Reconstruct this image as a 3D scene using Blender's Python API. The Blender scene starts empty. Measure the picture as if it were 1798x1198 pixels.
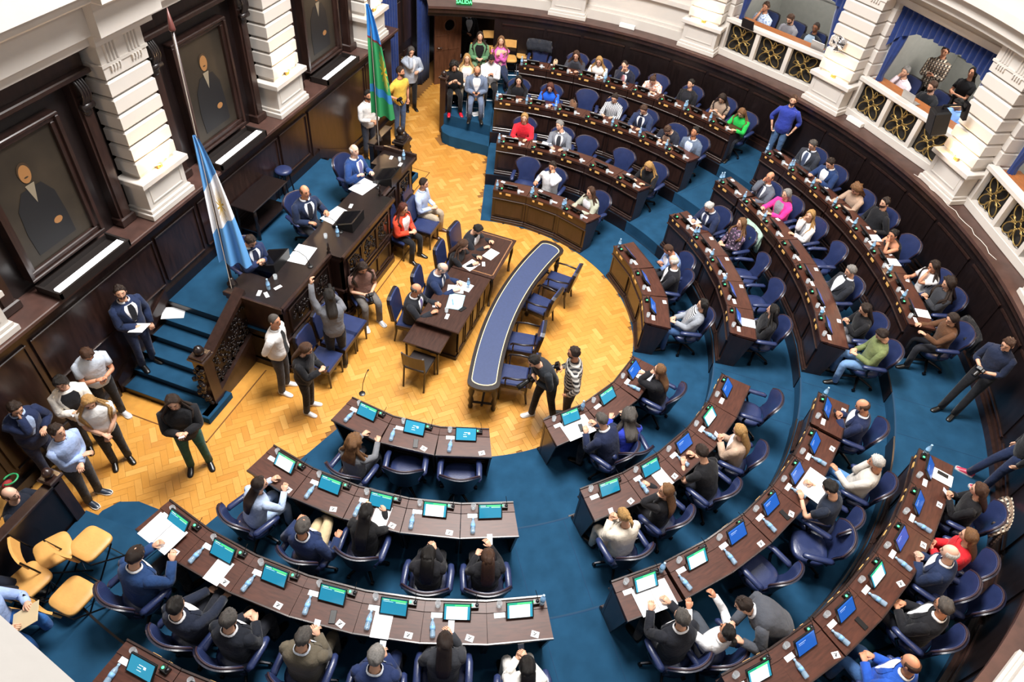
import bpy, math, random
import numpy as np
from mathutils import Matrix, Vector
SC = bpy.context.scene
COL = SC.collection
RNG = np.random.default_rng(7)
random.seed(7)
PI = math.pi
# ------------------------------------------------------------------ camera
FPX, YAW, DEP, ROLL = 1218.12, -2.896, 0.799, -0.126
CAM = np.array([8.988, 3.156, 9.292])
def cam_axes():
    f = np.array([math.cos(DEP)*math.cos(YAW), math.cos(DEP)*math.sin(YAW), -math.sin(DEP)])
    r = np.cross(f, [0, 0, 1.]); r /= np.linalg.norm(r); d = np.cross(f, r)
    return np.array([math.cos(ROLL)*r+math.sin(ROLL)*d, -math.sin(ROLL)*r+math.cos(ROLL)*d, f])
AX = cam_axes()
cd = bpy.data.cameras.new('camera'); cd.sensor_width = 36; cd.lens = FPX/1798*36; cd.clip_end = 200; cd.clip_start = 0.05
cam = bpy.data.objects.new('camera', cd); COL.objects.link(cam); SC.camera = cam
m = Matrix.Identity(4)
for i in range(3):
    m[i][0] = AX[0][i]; m[i][1] = -AX[1][i]; m[i][2] = -AX[2][i]; m[i][3] = CAM[i]
cam.matrix_world = m
def at(u, v, z):                       # the point of height z seen at a pixel of the photograph
    d = np.array([(u-899)/FPX, (v-599)/FPX, 1.]) @ AX
    return CAM + d*((z-CAM[2])/d[2])
# ------------------------------------------------------------------ light
SC.view_settings.view_transform = 'Standard'; SC.view_settings.look = 'None'
SC.view_settings.gamma = 1; SC.view_settings.use_curve_mapping = False
SC.view_settings.exposure = 0.52
W = bpy.data.worlds.new('world'); SC.world = W; W.use_nodes = True
W.node_tree.nodes['Background'].inputs[0].default_value = (0.92, 0.95, 1.0, 1)
W.node_tree.nodes['Background'].inputs[1].default_value = 0.17
def area(name, loc, size, power, color=(1, 1, 1), rot=(0, 0, 0), shape='DISK'):
    l = bpy.data.lights.new(name, 'AREA'); l.shape = shape; l.size = size; l.energy = power; l.color = color
    o = bpy.data.objects.new(name, l); COL.objects.link(o); o.location = loc; o.rotation_euler = rot; o['kind'] = 'helper'
    return o
area('ceiling_skylight', (0.2, 0.8, 13.5), 5.0, 2600, (1.0, 0.97, 0.94))
for a in range(60, 360, 60):
    area('ceiling_lamp', (7*math.cos(math.radians(a)), 2+6*math.sin(math.radians(a)), 12.5), 0.9, 125, (1, 0.96, 0.9))
# ------------------------------------------------------------------ helpers
def lin(h):
    if isinstance(h, str): h = [int(h[i:i+2], 16)/255 for i in (0, 2, 4)]
    return tuple(((c/12.92) if c <= .04045 else ((c+.055)/1.055)**2.4) for c in h)
MATS = {}
def mat(name, col, rough=.5, metal=0, bump=0, bscale=40, var=0, vscale=8, spec=.5, emit=None, estr=0, stretch=None, coat=0, trans=0, alpha=1, sheen=0):
    if name in MATS: return MATS[name]
    m = bpy.data.materials.new(name); m.use_nodes = True; MATS[name] = m
    nt = m.node_tree; b = nt.nodes['Principled BSDF']; c = lin(col)
    b.inputs['Base Color'].default_value = (*c, 1); b.inputs['Roughness'].default_value = rough
    b.inputs['Metallic'].default_value = metal; b.inputs['Specular IOR Level'].default_value = spec
    b.inputs['Coat Weight'].default_value = coat; b.inputs['Coat Roughness'].default_value = .15
    b.inputs['Transmission Weight'].default_value = trans; b.inputs['Alpha'].default_value = alpha
    b.inputs['Sheen Weight'].default_value = sheen
    if emit: b.inputs['Emission Color'].default_value = (*lin(emit), 1); b.inputs['Emission Strength'].default_value = estr
    if var or bump:
        tc = nt.nodes.new('ShaderNodeTexCoord'); mp = nt.nodes.new('ShaderNodeMapping'); nt.links.new(tc.outputs['Object'], mp.inputs[0])
        if stretch: mp.inputs['Scale'].default_value = stretch
        if var:
            n = nt.nodes.new('ShaderNodeTexNoise'); n.inputs['Scale'].default_value = vscale; n.inputs['Detail'].default_value = 5
            nt.links.new(mp.outputs[0], n.inputs['Vector'])
            r = nt.nodes.new('ShaderNodeMapRange'); r.inputs[1].default_value = .3; r.inputs[2].default_value = .7
            r.inputs[3].default_value = 1-var; r.inputs[4].default_value = 1+var; nt.links.new(n.outputs[0], r.inputs[0])
            mx = nt.nodes.new('ShaderNodeMix'); mx.data_type = 'RGBA'; mx.blend_type = 'MULTIPLY'; mx.inputs[0].default_value = 1
            mx.inputs[6].default_value = (*c, 1); nt.links.new(r.outputs[0], mx.inputs[7]); nt.links.new(mx.outputs[2], b.inputs['Base Color'])
        if bump:
            n2 = nt.nodes.new('ShaderNodeTexNoise'); n2.inputs['Scale'].default_value = bscale; n2.inputs['Detail'].default_value = 3
            nt.links.new(mp.outputs[0], n2.inputs['Vector'])
            bp = nt.nodes.new('ShaderNodeBump'); bp.inputs['Strength'].default_value = bump; bp.inputs['Distance'].default_value = .02
            nt.links.new(n2.outputs[0], bp.inputs['Height']); nt.links.new(bp.outputs[0], b.inputs['Normal'])
    return m
def N(m): return m.node_tree.nodes, m.node_tree.links, m.node_tree.nodes['Principled BSDF']
class MB:
    """collects shapes for ONE mesh"""
    def __init__(s): s.v = []; s.f = []; s.mi = []; s.n = 0; s.cur = 0
    def add(s, v, f):
        v = np.asarray(v, float).reshape(-1, 3); s.v.append(v); n = s.n
        for q in f: s.f.append([i+n for i in q]); s.mi.append(s.cur)
        s.n += len(v); return s
    def box(s, x0, x1, y0, y1, z0, z1, ch=0, M=None):
        if ch:
            v = []; c = ch
            for z, i in ((z0, c), (z0+c, 0), (z1-c, 0), (z1, c)):
                v += [(x0+i, y0+i, z), (x1-i, y0+i, z), (x1-i, y1-i, z), (x0+i, y1-i, z)]
            f = [(3, 2, 1, 0), (12, 13, 14, 15)]
            for k in range(3):
                for j in range(4): f.append((4*k+j, 4*k+(j+1) % 4, 4*k+4+(j+1) % 4, 4*k+4+j))
        else:
            v = [(x0, y0, z0), (x1, y0, z0), (x1, y1, z0), (x0, y1, z0), (x0, y0, z1), (x1, y0, z1), (x1, y1, z1), (x0, y1, z1)]
            f = [(3, 2, 1, 0), (4, 5, 6, 7), (0, 1, 5, 4), (1, 2, 6, 5), (2, 3, 7, 6), (3, 0, 4, 7)]
        v = np.array(v, float)
        if M is not None: v = v @ np.array(M)[:3, :3].T + np.array(M)[:3, 3]
        return s.add(v, f)
    def loft(s, rings, cap0=True, cap1=True, closed=True):
        rings = np.asarray(rings, float); n, k = rings.shape[:2]; f = []
        for i in range(n-1):
            for j in range(k if closed else k-1):
                a = i*k+j; b = i*k+(j+1) % k; f.append((a, b, b+k, a+k))
        v = rings.reshape(-1, 3)
        if cap0 and closed: f.append(tuple(range(k-1, -1, -1)))
        if cap1 and closed: f.append(tuple(range((n-1)*k, n*k)))
        return s.add(v, f)
    def lathe(s, prof, seg=12, c=(0, 0, 0), axis='z'):
        t = np.arange(seg)*2*PI/seg; R = []
        for r, z in prof:
            if axis == 'z': R.append(np.c_[c[0]+r*np.cos(t), c[1]+r*np.sin(t), np.full(seg, c[2]+z)])
            elif axis == 'y': R.append(np.c_[c[0]+r*np.cos(-t), np.full(seg, c[1]+z), c[2]+r*np.sin(-t)])
            else: R.append(np.c_[np.full(seg, c[0]+z), c[1]+r*np.cos(t), c[2]+r*np.sin(t)])
        return s.loft(R)
    def tube(s, pts, rad, seg=8, up=None, flat=1.0, caps=True):
        pts = np.asarray(pts, float); n = len(pts); rad = np.broadcast_to(np.asarray(rad, float), (n,))
        tg = np.gradient(pts, axis=0); tg /= np.linalg.norm(tg, axis=1)[:, None]+1e-9
        u = np.array(up if up is not None else ((1, 0, 0) if abs(tg[0][0]) < .8 else (0, 1, 0)), float); R = []
        t = np.arange(seg)*2*PI/seg
        for i in range(n):
            u = u-tg[i]*(u@tg[i]); u /= np.linalg.norm(u)+1e-9; w = np.cross(tg[i], u)
            R.append(pts[i]+rad[i]*(np.cos(t)[:, None]*u+flat*np.sin(t)[:, None]*w))
        return s.loft(R, caps, caps)
    def ball(s, c, r, seg=10, rings=6):
        r = np.broadcast_to(np.asarray(r, float), (3,)); t = np.arange(seg)*2*PI/seg; R = []
        for e in np.linspace(-PI/2*.97, PI/2*.97, rings):
            R.append(np.c_[c[0]+r[0]*np.cos(e)*np.cos(t), c[1]+r[1]*np.cos(e)*np.sin(t), np.full(seg, c[2]+r[2]*np.sin(e))])
        return s.loft(R)
    def prism(s, poly, z0, z1):
        k = len(poly); v = [(x, y, z0) for x, y in poly]+[(x, y, z1) for x, y in poly]
        f = [tuple(range(k-1, -1, -1)), tuple(range(k, 2*k))]+[(i, (i+1) % k, k+(i+1) % k, k+i) for i in range(k)]
        return s.add(v, f)
    def arc(s, r0, r1, a0, a1, z0, z1, n=None):      # annular block, degrees
        n = n or max(2, int(abs(a1-a0)/1.5)); t = np.radians(np.linspace(a0, a1, n+1)); c, d = np.cos(t), np.sin(t); R = []
        for i in range(n+1):
            R.append([(r0*c[i], r0*d[i], z0), (r1*c[i], r1*d[i], z0), (r1*c[i], r1*d[i], z1), (r0*c[i], r0*d[i], z1)])
        return s.loft(R)
    def mesh(s, name, mats, smooth=False, autos=False):
        me = bpy.data.meshes.new(name)
        me.from_pydata(np.concatenate(s.v).tolist(), [], s.f)
        for m in (mats if isinstance(mats, (list, tuple)) else [mats]): me.materials.append(m)
        if s.cur or any(s.mi): me.polygons.foreach_set('material_index', s.mi)
        if smooth: me.polygons.foreach_set('use_smooth', [True]*len(me.polygons))
        if autos: me.set_sharp_from_angle(angle=math.radians(38))
        return me
def rotz(a):
    c, s_ = math.cos(a), math.sin(a); return np.array([[c, -s_, 0], [s_, c, 0], [0, 0, 1]])
def TM(loc=(0, 0, 0), rz=0, rx=0, ry=0, sc=1):
    return Matrix.Translation(Vector(loc)) @ Matrix.Rotation(rz, 4, 'Z') @ Matrix.Rotation(ry, 4, 'Y') @ Matrix.Rotation(rx, 4, 'X') @ Matrix.Scale(sc, 4)
def link(name, me, parent=None, M=None):
    o = bpy.data.objects.new(name, me); COL.objects.link(o)
    if M is not None: o.matrix_basis = M
    if parent is not None: o.parent = parent
    return o
def obj(name, mb, mats, parent=None, M=None, smooth=False, autos=False, kind=None):
    o = link(name, mb.mesh(name, mats, smooth, autos), parent, M)
    if kind: o['kind'] = kind
    return o
def tag(o, label, cat, group=None):
    o['label'] = label; o['category'] = cat
    if group: o['group'] = group
    return o
def thing(name, label, cat, M=None, group=None): return tag(link(name, None, None, M), label, cat, group)
def make(name, parts, label, cat, M, group=None, swap=None):
    """a thing from a list of (part name, mesh, sub parts)"""
    r = thing(name, label, cat, M, group)
    for p in parts:
        o = link(p[0], p[1], r)
        for q in (p[2] if len(p) > 2 else ()): link(q[0], q[1], o)
    return r
def single(name, me, label, cat, M, group=None): return tag(link(name, me, None, M), label, cat, group)
def polar(r, a, z=0): return (r*math.cos(math.radians(a)), r*math.sin(math.radians(a)), z)
# ------------------------------------------------------------------ materials
WD = mat('wood_dark', '2c1c18', .32, var=.35, vscale=3, stretch=(6, 6, 1), coat=.25)
WB = mat('wood_black', '180f0f', .38, var=.3, vscale=3, stretch=(6, 6, 1), coat=.25)
WT = mat('wood_top', '49291f', .42, var=.3, vscale=4, stretch=(1.5, 9, 9), spec=.35)
WR = mat('wood_rail', '4b342e', .45, var=.25, vscale=5, coat=.1)
WTB = mat('wood_table', '39241d', .3, var=.3, vscale=4, stretch=(1.5, 9, 9), coat=.2)
WO = mat('wood_orange', '9a5a2a', .35, var=.25, vscale=5, stretch=(2, 8, 8), coat=.3)
WDOOR = mat('wood_door', '5c3a28', .38, var=.3, vscale=3, stretch=(6, 6, 1), coat=.2)
CREAM = mat('cream_plaster', 'cdc7c0', .6, var=.03, vscale=2, bump=.05, bscale=20)
CARPET = mat('carpet_blue', '1f4663', .95, var=.16, vscale=3.5, bump=.3, bscale=300, spec=.1)
LEA = mat('leather_blue', '28335a', .34, var=.12, vscale=9, bump=.12, bscale=60, coat=.15)
LEAD = mat('leather_navy', '13162a', .36, var=.15, vscale=9, bump=.08, bscale=60)
PIPE = mat('leather_piping', '33242c', .4)
BLK = mat('plastic_black', '121214', .35)
METAL = mat('metal_dark', '26262a', .3, metal=.8)
CHROME = mat('metal_bright', 'b8b8bc', .25, metal=1)
BRASS = mat('brass', 'a58a52', .35, metal=.7, var=.2)
GOLDP = mat('plate_gold', 'd9a962', .45, var=.1)
PAPER = mat('paper', 'eceef2', .8, var=.02)
TAN = mat('vinyl_tan', 'cf9d58', .45, var=.08, bump=.05)
CURT = mat('curtain_blue', '0e2c6a', .9, var=.2, vscale=10, sheen=.3)
GREY = mat('wall_grey', 'b0b0a9', .8, var=.05)
BOT = mat('bottle_plastic', 'a9cbe6', .12, alpha=.45, spec=.6)
BOTL = mat('bottle_label', '7fb2df', .5)
GLS = mat('glass_clear', 'dfe8ee', .05, alpha=.3, spec=.8)
LED = mat('led_green', '38e070', .4, emit='40ff80', estr=2.5)
SOLE = mat('shoe_sole_white', 'e6e4e0', .6)
# ------------------------------------------------------------------ floor
RK = [3.2, 4.65, 6.1, 7.53]; ZK = [0, .28, .56, .84]; A0, A1 = -17., 197.
MPQ = mat('parquet_oak', 'd59a48', .3, coat=.15)
n, l, b = N(MPQ)
at_ = n.new('ShaderNodeAttribute'); at_.attribute_name = 'tone'; tc = n.new('ShaderNodeTexCoord')
mp = n.new('ShaderNodeMapping'); mp.inputs['Scale'].default_value = (3, 3, 3); l.new(tc.outputs['Object'], mp.inputs[0])
no = n.new('ShaderNodeTexNoise'); no.inputs['Scale'].default_value = 6; no.inputs['Detail'].default_value = 6; l.new(mp.outputs[0], no.inputs['Vector'])
cr = n.new('ShaderNodeValToRGB'); cr.color_ramp.elements[0].color = (*lin('b47a32'), 1); cr.color_ramp.elements[1].color = (*lin('daa65a'), 1)
e = cr.color_ramp.elements.new(.5); e.color = (*lin('c68c3e'), 1)
ad = n.new('ShaderNodeMath'); ad.operation = 'MULTIPLY_ADD'; ad.inputs[1].default_value = .28; l.new(no.outputs[0], ad.inputs[0]); l.new(at_.outputs['Fac'], ad.inputs[2])
sb = n.new('ShaderNodeMath'); sb.operation = 'SUBTRACT'; sb.inputs[1].default_value = .14; l.new(ad.outputs[0], sb.inputs[0]); l.new(sb.outputs[0], cr.inputs[0]); l.new(cr.outputs[0], b.inputs['Base Color'])
fl = obj('floor', MB().box(-10.5, 10.5, -6.5, 10, -.3, -.012), mat('floor_gap', '7d5424', .8), kind='structure')
PL, PW = .3, .1
def on_parquet(x, y):
    ax = abs(x)
    if y < -4.5 or ax > 8.9: return False
    if ax < 2.42 and y < -2.2 or ax < 3.9 and y < -2.98: return False
    r = math.hypot(x, y)
    if r < 3.24: return True
    if y > -math.tan(math.radians(17))*ax: return False
    return ax < 5.62 or y < -3.12
def plank_mesh(tone):
    me = MB().box(-PL/2+.001, PL/2-.001, -PW/2+.001, PW/2-.001, -.012, 0, .0012).mesh('plank', MPQ)
    a = me.attributes.new('tone', 'FLOAT', 'POINT'); a.data.foreach_set('value', [tone]*len(me.vertices)); return me
PLM = [plank_mesh(t) for t in (.2, .34, .43, .5, .57, .66, .82)]
pk = []; c45 = math.radians(135); cu, su = math.cos(c45), math.sin(c45)
for k in range(-130, 131):
    for mm in range(-25, 26):
        for hv in (0, 1):
            if hv == 0: u = (k+6*mm+1.5)*PW; v = (k+.5)*PW
            else: u = (k+3+6*mm+.5)*PW; v = (k-2+1.5)*PW
            x = cu*u-su*v; y = su*u+cu*v
            if on_parquet(x, y): pk.append((x, y, hv))
def cam_d(p): return (p[0]-CAM[0])**2+(p[1]-CAM[1])**2+CAM[2]**2
def visible_part(p):
    d = (np.array([p[0], p[1], 0])-CAM) @ AX.T; return abs(d[0]/d[2]) < 899/FPX and abs(d[1]/d[2]) < 599/FPX
pk.sort(key=cam_d); cnt = 0; rest = MB(); tones = []
for x, y, hv in pk:
    t = min(6, max(0, int(random.gauss(3, 1.6)+.5))); a = c45+(PI/2 if hv else 0)
    if cnt < 300 and visible_part((x, y)) and (x < 3.2 or y < 1.2):
        o = link('plank', PLM[t], fl, TM((x, y, 0), a)); cnt += 1
    else:
        M = TM((x, y, 0), a); rest.box(-PL/2+.001, PL/2-.001, -PW/2+.001, PW/2-.001, -.012, 0, 0, M); tones += [(.2, .34, .43, .5, .57, .66, .82)[t]]*8
me = rest.mesh('parquet_planks', MPQ); a = me.attributes.new('tone', 'FLOAT', 'POINT'); a.data.foreach_set('value', tones)
o = link('parquet_planks', me, fl); o['kind'] = 'stuff'
BORD = mat('parquet_border', 'c98f40', .35, var=.1); INL = mat('parquet_inlay', '6b431d', .4)
for s in (1, -1):
    for q in ((2.42, 2.62, -2.98, -2.18), (2.62, 4.25, -2.98, -2.72), (3.93, 4.25, -4.5, -2.98)):
        x0, x1 = sorted((s*q[0], s*q[1])); obj('border_strip', MB().box(x0, x1, q[2], q[3], 0, .003), BORD, fl)
    x0, x1 = sorted((s*4.25, s*4.27)); obj('inlay_strip', MB().box(x0, x1, -4.5, -2.70, .001, .004), INL, fl)
    x0, x1 = sorted((s*2.62, s*4.27)); obj('inlay_strip', MB().box(x0, x1, -2.72, -2.70, .001, .004), INL, fl)
obj('border_strip', MB().box(-2.62, 2.62, -2.1, -1.92, 0, .003), BORD, fl); obj('inlay_strip', MB().box(-2.62, 2.62, -1.92, -1.9, .001, .004), INL, fl)
# carpeted tiers
def tier(name, mb): return obj(name, mb, CARPET, kind='structure')
tier('floor_carpet', MB().arc(3.17, 4.62, A0, A1, -.01, .008))
SECT = {'D': (A0, 34), 'C': (34, 90), 'B': (90, 146), 'A': (146, A1)}
for k in (1, 2, 3):
    r1 = (RK[k+1]-.04) if k < 3 else 9.1
    t = tier('floor_tier', MB().arc(RK[k]-.04, r1, A0, A1, -.02, ZK[k]))
    hw = math.degrees(.5/RK[k])
    for sname, (a, c) in SECT.items():
        aa = a+(hw if a != A0 else 0); cc = c-(hw if c != A1 else 0)
        obj('riser', MB().arc(RK[k]-.06, RK[k]-.035, aa, cc, ZK[k-1], ZK[k]+.004), WB, t)
    for c in (34, 90):
        obj('step_edge', MB().arc(RK[k]-.045, RK[k]-.03, c-hw, c+hw, ZK[k]-.02, ZK[k]+.003), mat('carpet_edge', '1b3e58', .9), t)
        obj('step_edge', MB().arc(RK[k]-.03, RK[k]-.018, c-hw, c+hw, ZK[k]-.02, ZK[k]+.002), mat('carpet_seam', '123a5c', .9), t)
    for c in (146,):
        obj('nosing', MB().arc(RK[k]-.065, RK[k]-.045, c-hw, c+hw, ZK[k-1], ZK[k-1]+.012), CHROME, t)
    for c in (34, 90, 146):                      # carpet runner seams beside the aisles
        for s in (-1, 1):
            w = .40; mbs = MB(); a = math.radians(c); d = np.array([math.cos(a), math.sin(a)]); nn = np.array([-d[1], d[0]])*s*w
            p0 = d*(RK[k]-.02)+nn; p1 = d*(r1-.03)+nn; q = nn/np.linalg.norm(nn)*.006
            mbs.prism([tuple(p0), tuple(p1), tuple(p1+q), tuple(p0+q)], ZK[k], ZK[k]+.003); obj('carpet_seam', mbs, mat('carpet_seam', '123a5c', .9), t)
tn = math.tan(math.radians(17))
for s in (1, -1):
    for x0, x1, z, y0 in ((5.6, 6.07, .28, -3.12), (6.07, 7.5, .56, -3.12), (7.5, 9.1, .84, -3.12)):
        poly = [(x0, y0), (x1, y0), (x1, -x1*tn+.01), (x0, -x0*tn+.01)]
        if x0 < 5.8: poly = [(x0, y0+.35), (x0+.1, y0+.12), (x0+.3, y0), (x1+.3, y0), (x1+.3, -x1*tn), (x0, -x0*tn+.01)]
        poly = [(s*x, y) for x, y in poly]
        if s < 0: poly.reverse()
        tier('floor_platform', MB().prism(poly, -.02, z))
    # low wooden rail at the end of the platform
    t = thing('low_railing', ('dark wood railing with newel beside the tan folding chairs, lower corner' if s > 0 else 'dark wood railing with newel by the open porthole door'), 'railing', None, 'platform railings')
    mb = MB(); mb.box(*sorted((s*6.2, s*8.9)), -3.2, -3.14, 0, 1.36, .008); obj('rail_panel', mb, WB, t)
    obj('rail_cap', MB().box(*sorted((s*6.15, s*8.9)), -3.24, -3.1, 1.36, 1.41, .01), WD, t)
    obj('newel', MB().box(*sorted((s*6.1, s*6.24)), -3.25, -3.1, 0, 1.44, .01).box(*sorted((s*6.07, s*6.27)), -3.28, -3.07, 1.44, 1.5, .015), WD, t)
    obj('newel_knob', MB().lathe([(.03, 0), (.06, .03), (.07, .07), (.05, .12), (.005, .14)], 12, (s*6.17, -3.175, 1.5)), WD, t, smooth=True)
# ------------------------------------------------------------------ curved wall
PIL = [143.0+21.65*i for i in (2, 1, 0, -1, -2, -3, -4)]
wc = obj('wall_curved', MB().arc(9.0, 9.3, 18, 198, 0, 2.33).arc(9.0, 9.3, 198, 209, 2.12, 2.33), WB, kind='structure')
obj('wall_ledge', MB().arc(8.88, 9.75, 18, 209, 2.34, 2.4), WR, wc)
obj('ledge_moulding', MB().arc(8.93, 9.0, 18, 209, 2.22, 2.34), WD, wc)
obj('skirting', MB().arc(8.9, 9.0, 18, 198, .84, .98).arc(8.95, 9.0, 18, 198, .98, 1.06), WD, wc)
for p in PIL:
    for a, c in ((p-2.7, p+2.7), (p+3.5, p+10.2), (p+11.4, p+18.1)):
        if c > 197.5: continue
        o = obj('wood_panel', MB().arc(8.978, 9.0, a, c, 1.15, 2.02), WB, wc)
        obj('panel_moulding', MB().arc(8.955, 8.985, a-.15, c+.15, 2.02, 2.055, 6).arc(8.955, 8.985, a-.15, c+.15, 1.12, 1.15, 6), WD, o)
# plain cream upper wall, end bays
wu = obj('wall_upper', MB().arc(9.4, 9.7, 167.3, 210, 2.4, 5.3), CREAM, kind='structure')
for a, c in ((167.8, 183.2), (189.5, 203)):
    obj('wall_base', MB().arc(9.28, 9.4, a-.6, c+.6, 2.4, 2.62).arc(9.33, 9.4, a-.6, c+.6, 2.62, 2.7), CREAM, wu)
    obj('dado_moulding', MB().arc(9.3, 9.4, a-.6, c+.6, 3.15, 3.25), CREAM, wu)
    obj('panel_frame', MB().arc(9.36, 9.4, a+2, c-2, 3.5, 3.56, 12).arc(9.36, 9.4, a+2, c-2, 4.9, 4.96, 12).arc(9.36, 9.4, a+2, a+2.4, 3.56, 4.9, 2).arc(9.36, 9.4, c-2.4, c-2, 3.56, 4.9, 2), CREAM, wu)
obj('wall_upper_near', MB().arc(9.4, 9.7, 24, 98, 2.4, 4.9), CREAM, kind='structure')
obj('wall_cornice', MB().arc(8.75, 9.8, 96, 208, 5.28, 5.5).arc(8.9, 9.8, 96, 208, 5.12, 5.28).arc(8.6, 9.8, 96, 208, 5.5, 5.65), CREAM, kind='structure')
# ------------------------------------------------------------------ pillars (shared meshes), local +y towards the room
def pillar_parts():
    P = []; w = .43
    P.append(('base_moulding', MB().box(-w-.06, w+.06, -.4, .06, 0, .1, .01).box(-w-.03, w+.03, -.4, .03, .1, .16, .01).mesh('base_moulding', CREAM)))
    mb = MB().box(-w, w, -.4, 0, .16, .57)
    for q in ((-w+.08, w-.08, .24, .26), (-w+.08, w-.08, .5, .52), (-w+.08, -w+.1, .26, .5), (w-.1, w-.08, .26, .5)): mb.box(q[0], q[1], 0, .012, q[2], q[3])
    P.append(('pedestal', mb.mesh('pedestal', CREAM)))
    P.append(('pedestal_cap', MB().box(-w-.08, w+.08, -.4, .08, .57, .67, .012).mesh('pedestal_cap', CREAM)))
    P.append(('shaft_core', MB().box(-w+.07, w-.07, -.4, -.07, .67, 2.25).mesh('shaft_core', CREAM)))
    bl = MB().box(-w+.02, w-.02, -.4, -.02, 0, .225, .025).mesh('shaft_block', CREAM)
    P.append(('frieze', MB().box(-w+.02, w-.02, -.4, -.02, 2.22, 2.72).box(-w, w, -.4, .0, 2.38, 2.42).box(-w-.03, w+.03, -.4, .03, 2.68, 2.74).mesh('frieze', CREAM)))
    mb = MB()
    for cx in (-.2, .2):
        for i in range(4): mb.lathe([(.022, 0), (.022, .24)], 6, (cx-.09+.06*i, -.015, 2.43))
        for i in range(4): mb.box(cx-.1+.055*i, cx-.07+.055*i, -.02, .015, 2.32, 2.38)
    P.append(('triglyph', mb.mesh('triglyph', CREAM)))
    return P, bl
PP, PBL = pillar_parts()
BULB = mat('bulb_warm', 'fff0cf', .3, emit='ffd9a0', estr=20)
LAMPP = [('lamp_bracket', MB().tube([(0, 0, 0), (0, .03, .03), (0, .05, .1)], .012, 6).tube([(-.13, .05, .1), (0, .05, .06), (.13, .05, .1)], .008, 6).box(-.05, .05, -.02, .01, -.02, .06).mesh('lamp_bracket', BRASS)),
         ('lamp_bulb', MB().ball((-.13, .05, .13), .03).mesh('lamp_bulb', BULB, True)), ('lamp_bulb', MB().ball((.13, .05, .13), .03).mesh('lamp_bulb', BULB, True)), ('lamp_bulb', MB().ball((0, .05, .15), .03).mesh('lamp_bulb', BULB, True))]
def pillar(M, label, lamplabel):
    r = thing('stone_pillar', label, 'pillar', M, 'cream rusticated pillars')
    for p in PP: link(p[0], p[1], r)
    for i in range(6): link('shaft_block', PBL, r, TM((0, 0, .73+.246*i)))
    r['kind'] = 'structure'
    if lamplabel:
        L = make('wall_lamp', LAMPP, lamplabel, 'lamp', M @ TM((0, -.01, .69)), 'lamps on the pillar pedestals')
        pl = bpy.data.lights.new('lamp_light', 'POINT'); pl.energy = 34; pl.color = (1, .64, .32); pl.shadow_soft_size = .06
        o = bpy.data.objects.new('lamp_light', pl); COL.objects.link(o); o.parent = L; o.location = (0, .07, .14); o['kind'] = 'helper'
def facing(r, a, z): return TM(polar(r, a, z), math.radians(a)+PI/2)
pn = ['beside the plain cream wall at the far end', 'between the plain wall and the first balcony', 'with a fan, between the two balconies', 'with a black loudspeaker, beside the second balcony', 'at the far right edge above the dark wall', 'outside the right edge', 'at the lower right corner']
for i, p in enumerate(PIL): pillar(facing(9.05, p, 2.4), 'cream rusticated stone pillar '+pn[i], 'warm lit wall lamp on the pillar '+pn[i])
# ------------------------------------------------------------------ balconies
def scroll(x0, x1, z0, z1):
    mb = MB(); cx, cz = (x0+x1)/2, (z0+z1)/2; w = min(x1-x0, z1-z0)/2; t = np.linspace(0, 2*PI, 17)
    mb.tube(np.c_[cx+.07*np.cos(t), 0*t, cz+.07*np.sin(t)], .012, 5)
    for q in range(4):
        a = PI/4+q*PI/2; d = np.array([math.cos(a), math.sin(a)]); nn = np.array([-d[1], d[0]]); tt = np.linspace(.15, 2*PI-.15, 15)
        L = w*1.12; px = L/2*(1-np.cos(tt)); py = .62*L/2*np.sin(tt)
        pts = np.c_[cx+d[0]*(.05+px)+nn[0]*py, 0*tt, cz+d[1]*(.05+px)+nn[1]*py]; mb.tube(pts, .013, 5)
        a = q*PI/2; d = np.array([math.cos(a), math.sin(a)]); tt = np.linspace(0, 5, 13); rr = .09-.013*tt
        c0 = d*(.07+.1); mb.tube(np.c_[cx+c0[0]+rr*np.cos(a+tt), 0*tt, cz+c0[1]+rr*np.sin(a+tt)], .011, 5)
        mb.tube([(cx+d[0]*.07, 0, cz+d[1]*.07), (cx+d[0]*w*.98, 0, cz+d[1]*w*.98)], .009, 5)
    return mb
HB = 1.27
def valance_mesh():
    R = []; xs = np.linspace(-HB, HB, 90); v = []; f = []
    for i, x in enumerate(xs):
        d = abs(x)/HB; low = 2.02-.5*d**4-.04*abs(math.sin(x*9)); y = -.2+.03*math.sin(i*1.3)
        v += [(x, y, 2.36), (x, y+.015, (2.36+low)/2), (x, y, low)]
    for i in range(89):
        for j in (0, 1): a = i*3+j; f.append((a, a+1, a+4, a+3))
    return MB().add(v, f)
def curtain_mesh(s):
    R = []
    for z, w, c in ((2.36, .26, 0), (1.6, .2, .03), (1.1, .1, .1), (.95, .06, .12), (.85, .09, .12), (.55, .13, .1)):
        t = np.linspace(0, 2*PI, 25)[:-1]; rr = 1+.22*np.sin(t*7)
        R.append(np.c_[s*(HB-.12+c*.3)-s*.06+w*.62*rr*np.cos(t), -.3+.07*rr*np.sin(t), np.full(24, z)])
    return MB().loft(R)
BAYM = dict(scroll=scroll(-.36, .36, .2, .74).mesh('scrollwork', BRASS, True), val=valance_mesh().mesh('valance', CURT, True),
            cur={s: curtain_mesh(s).mesh('curtain', CURT, True) for s in (1, -1)})
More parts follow.
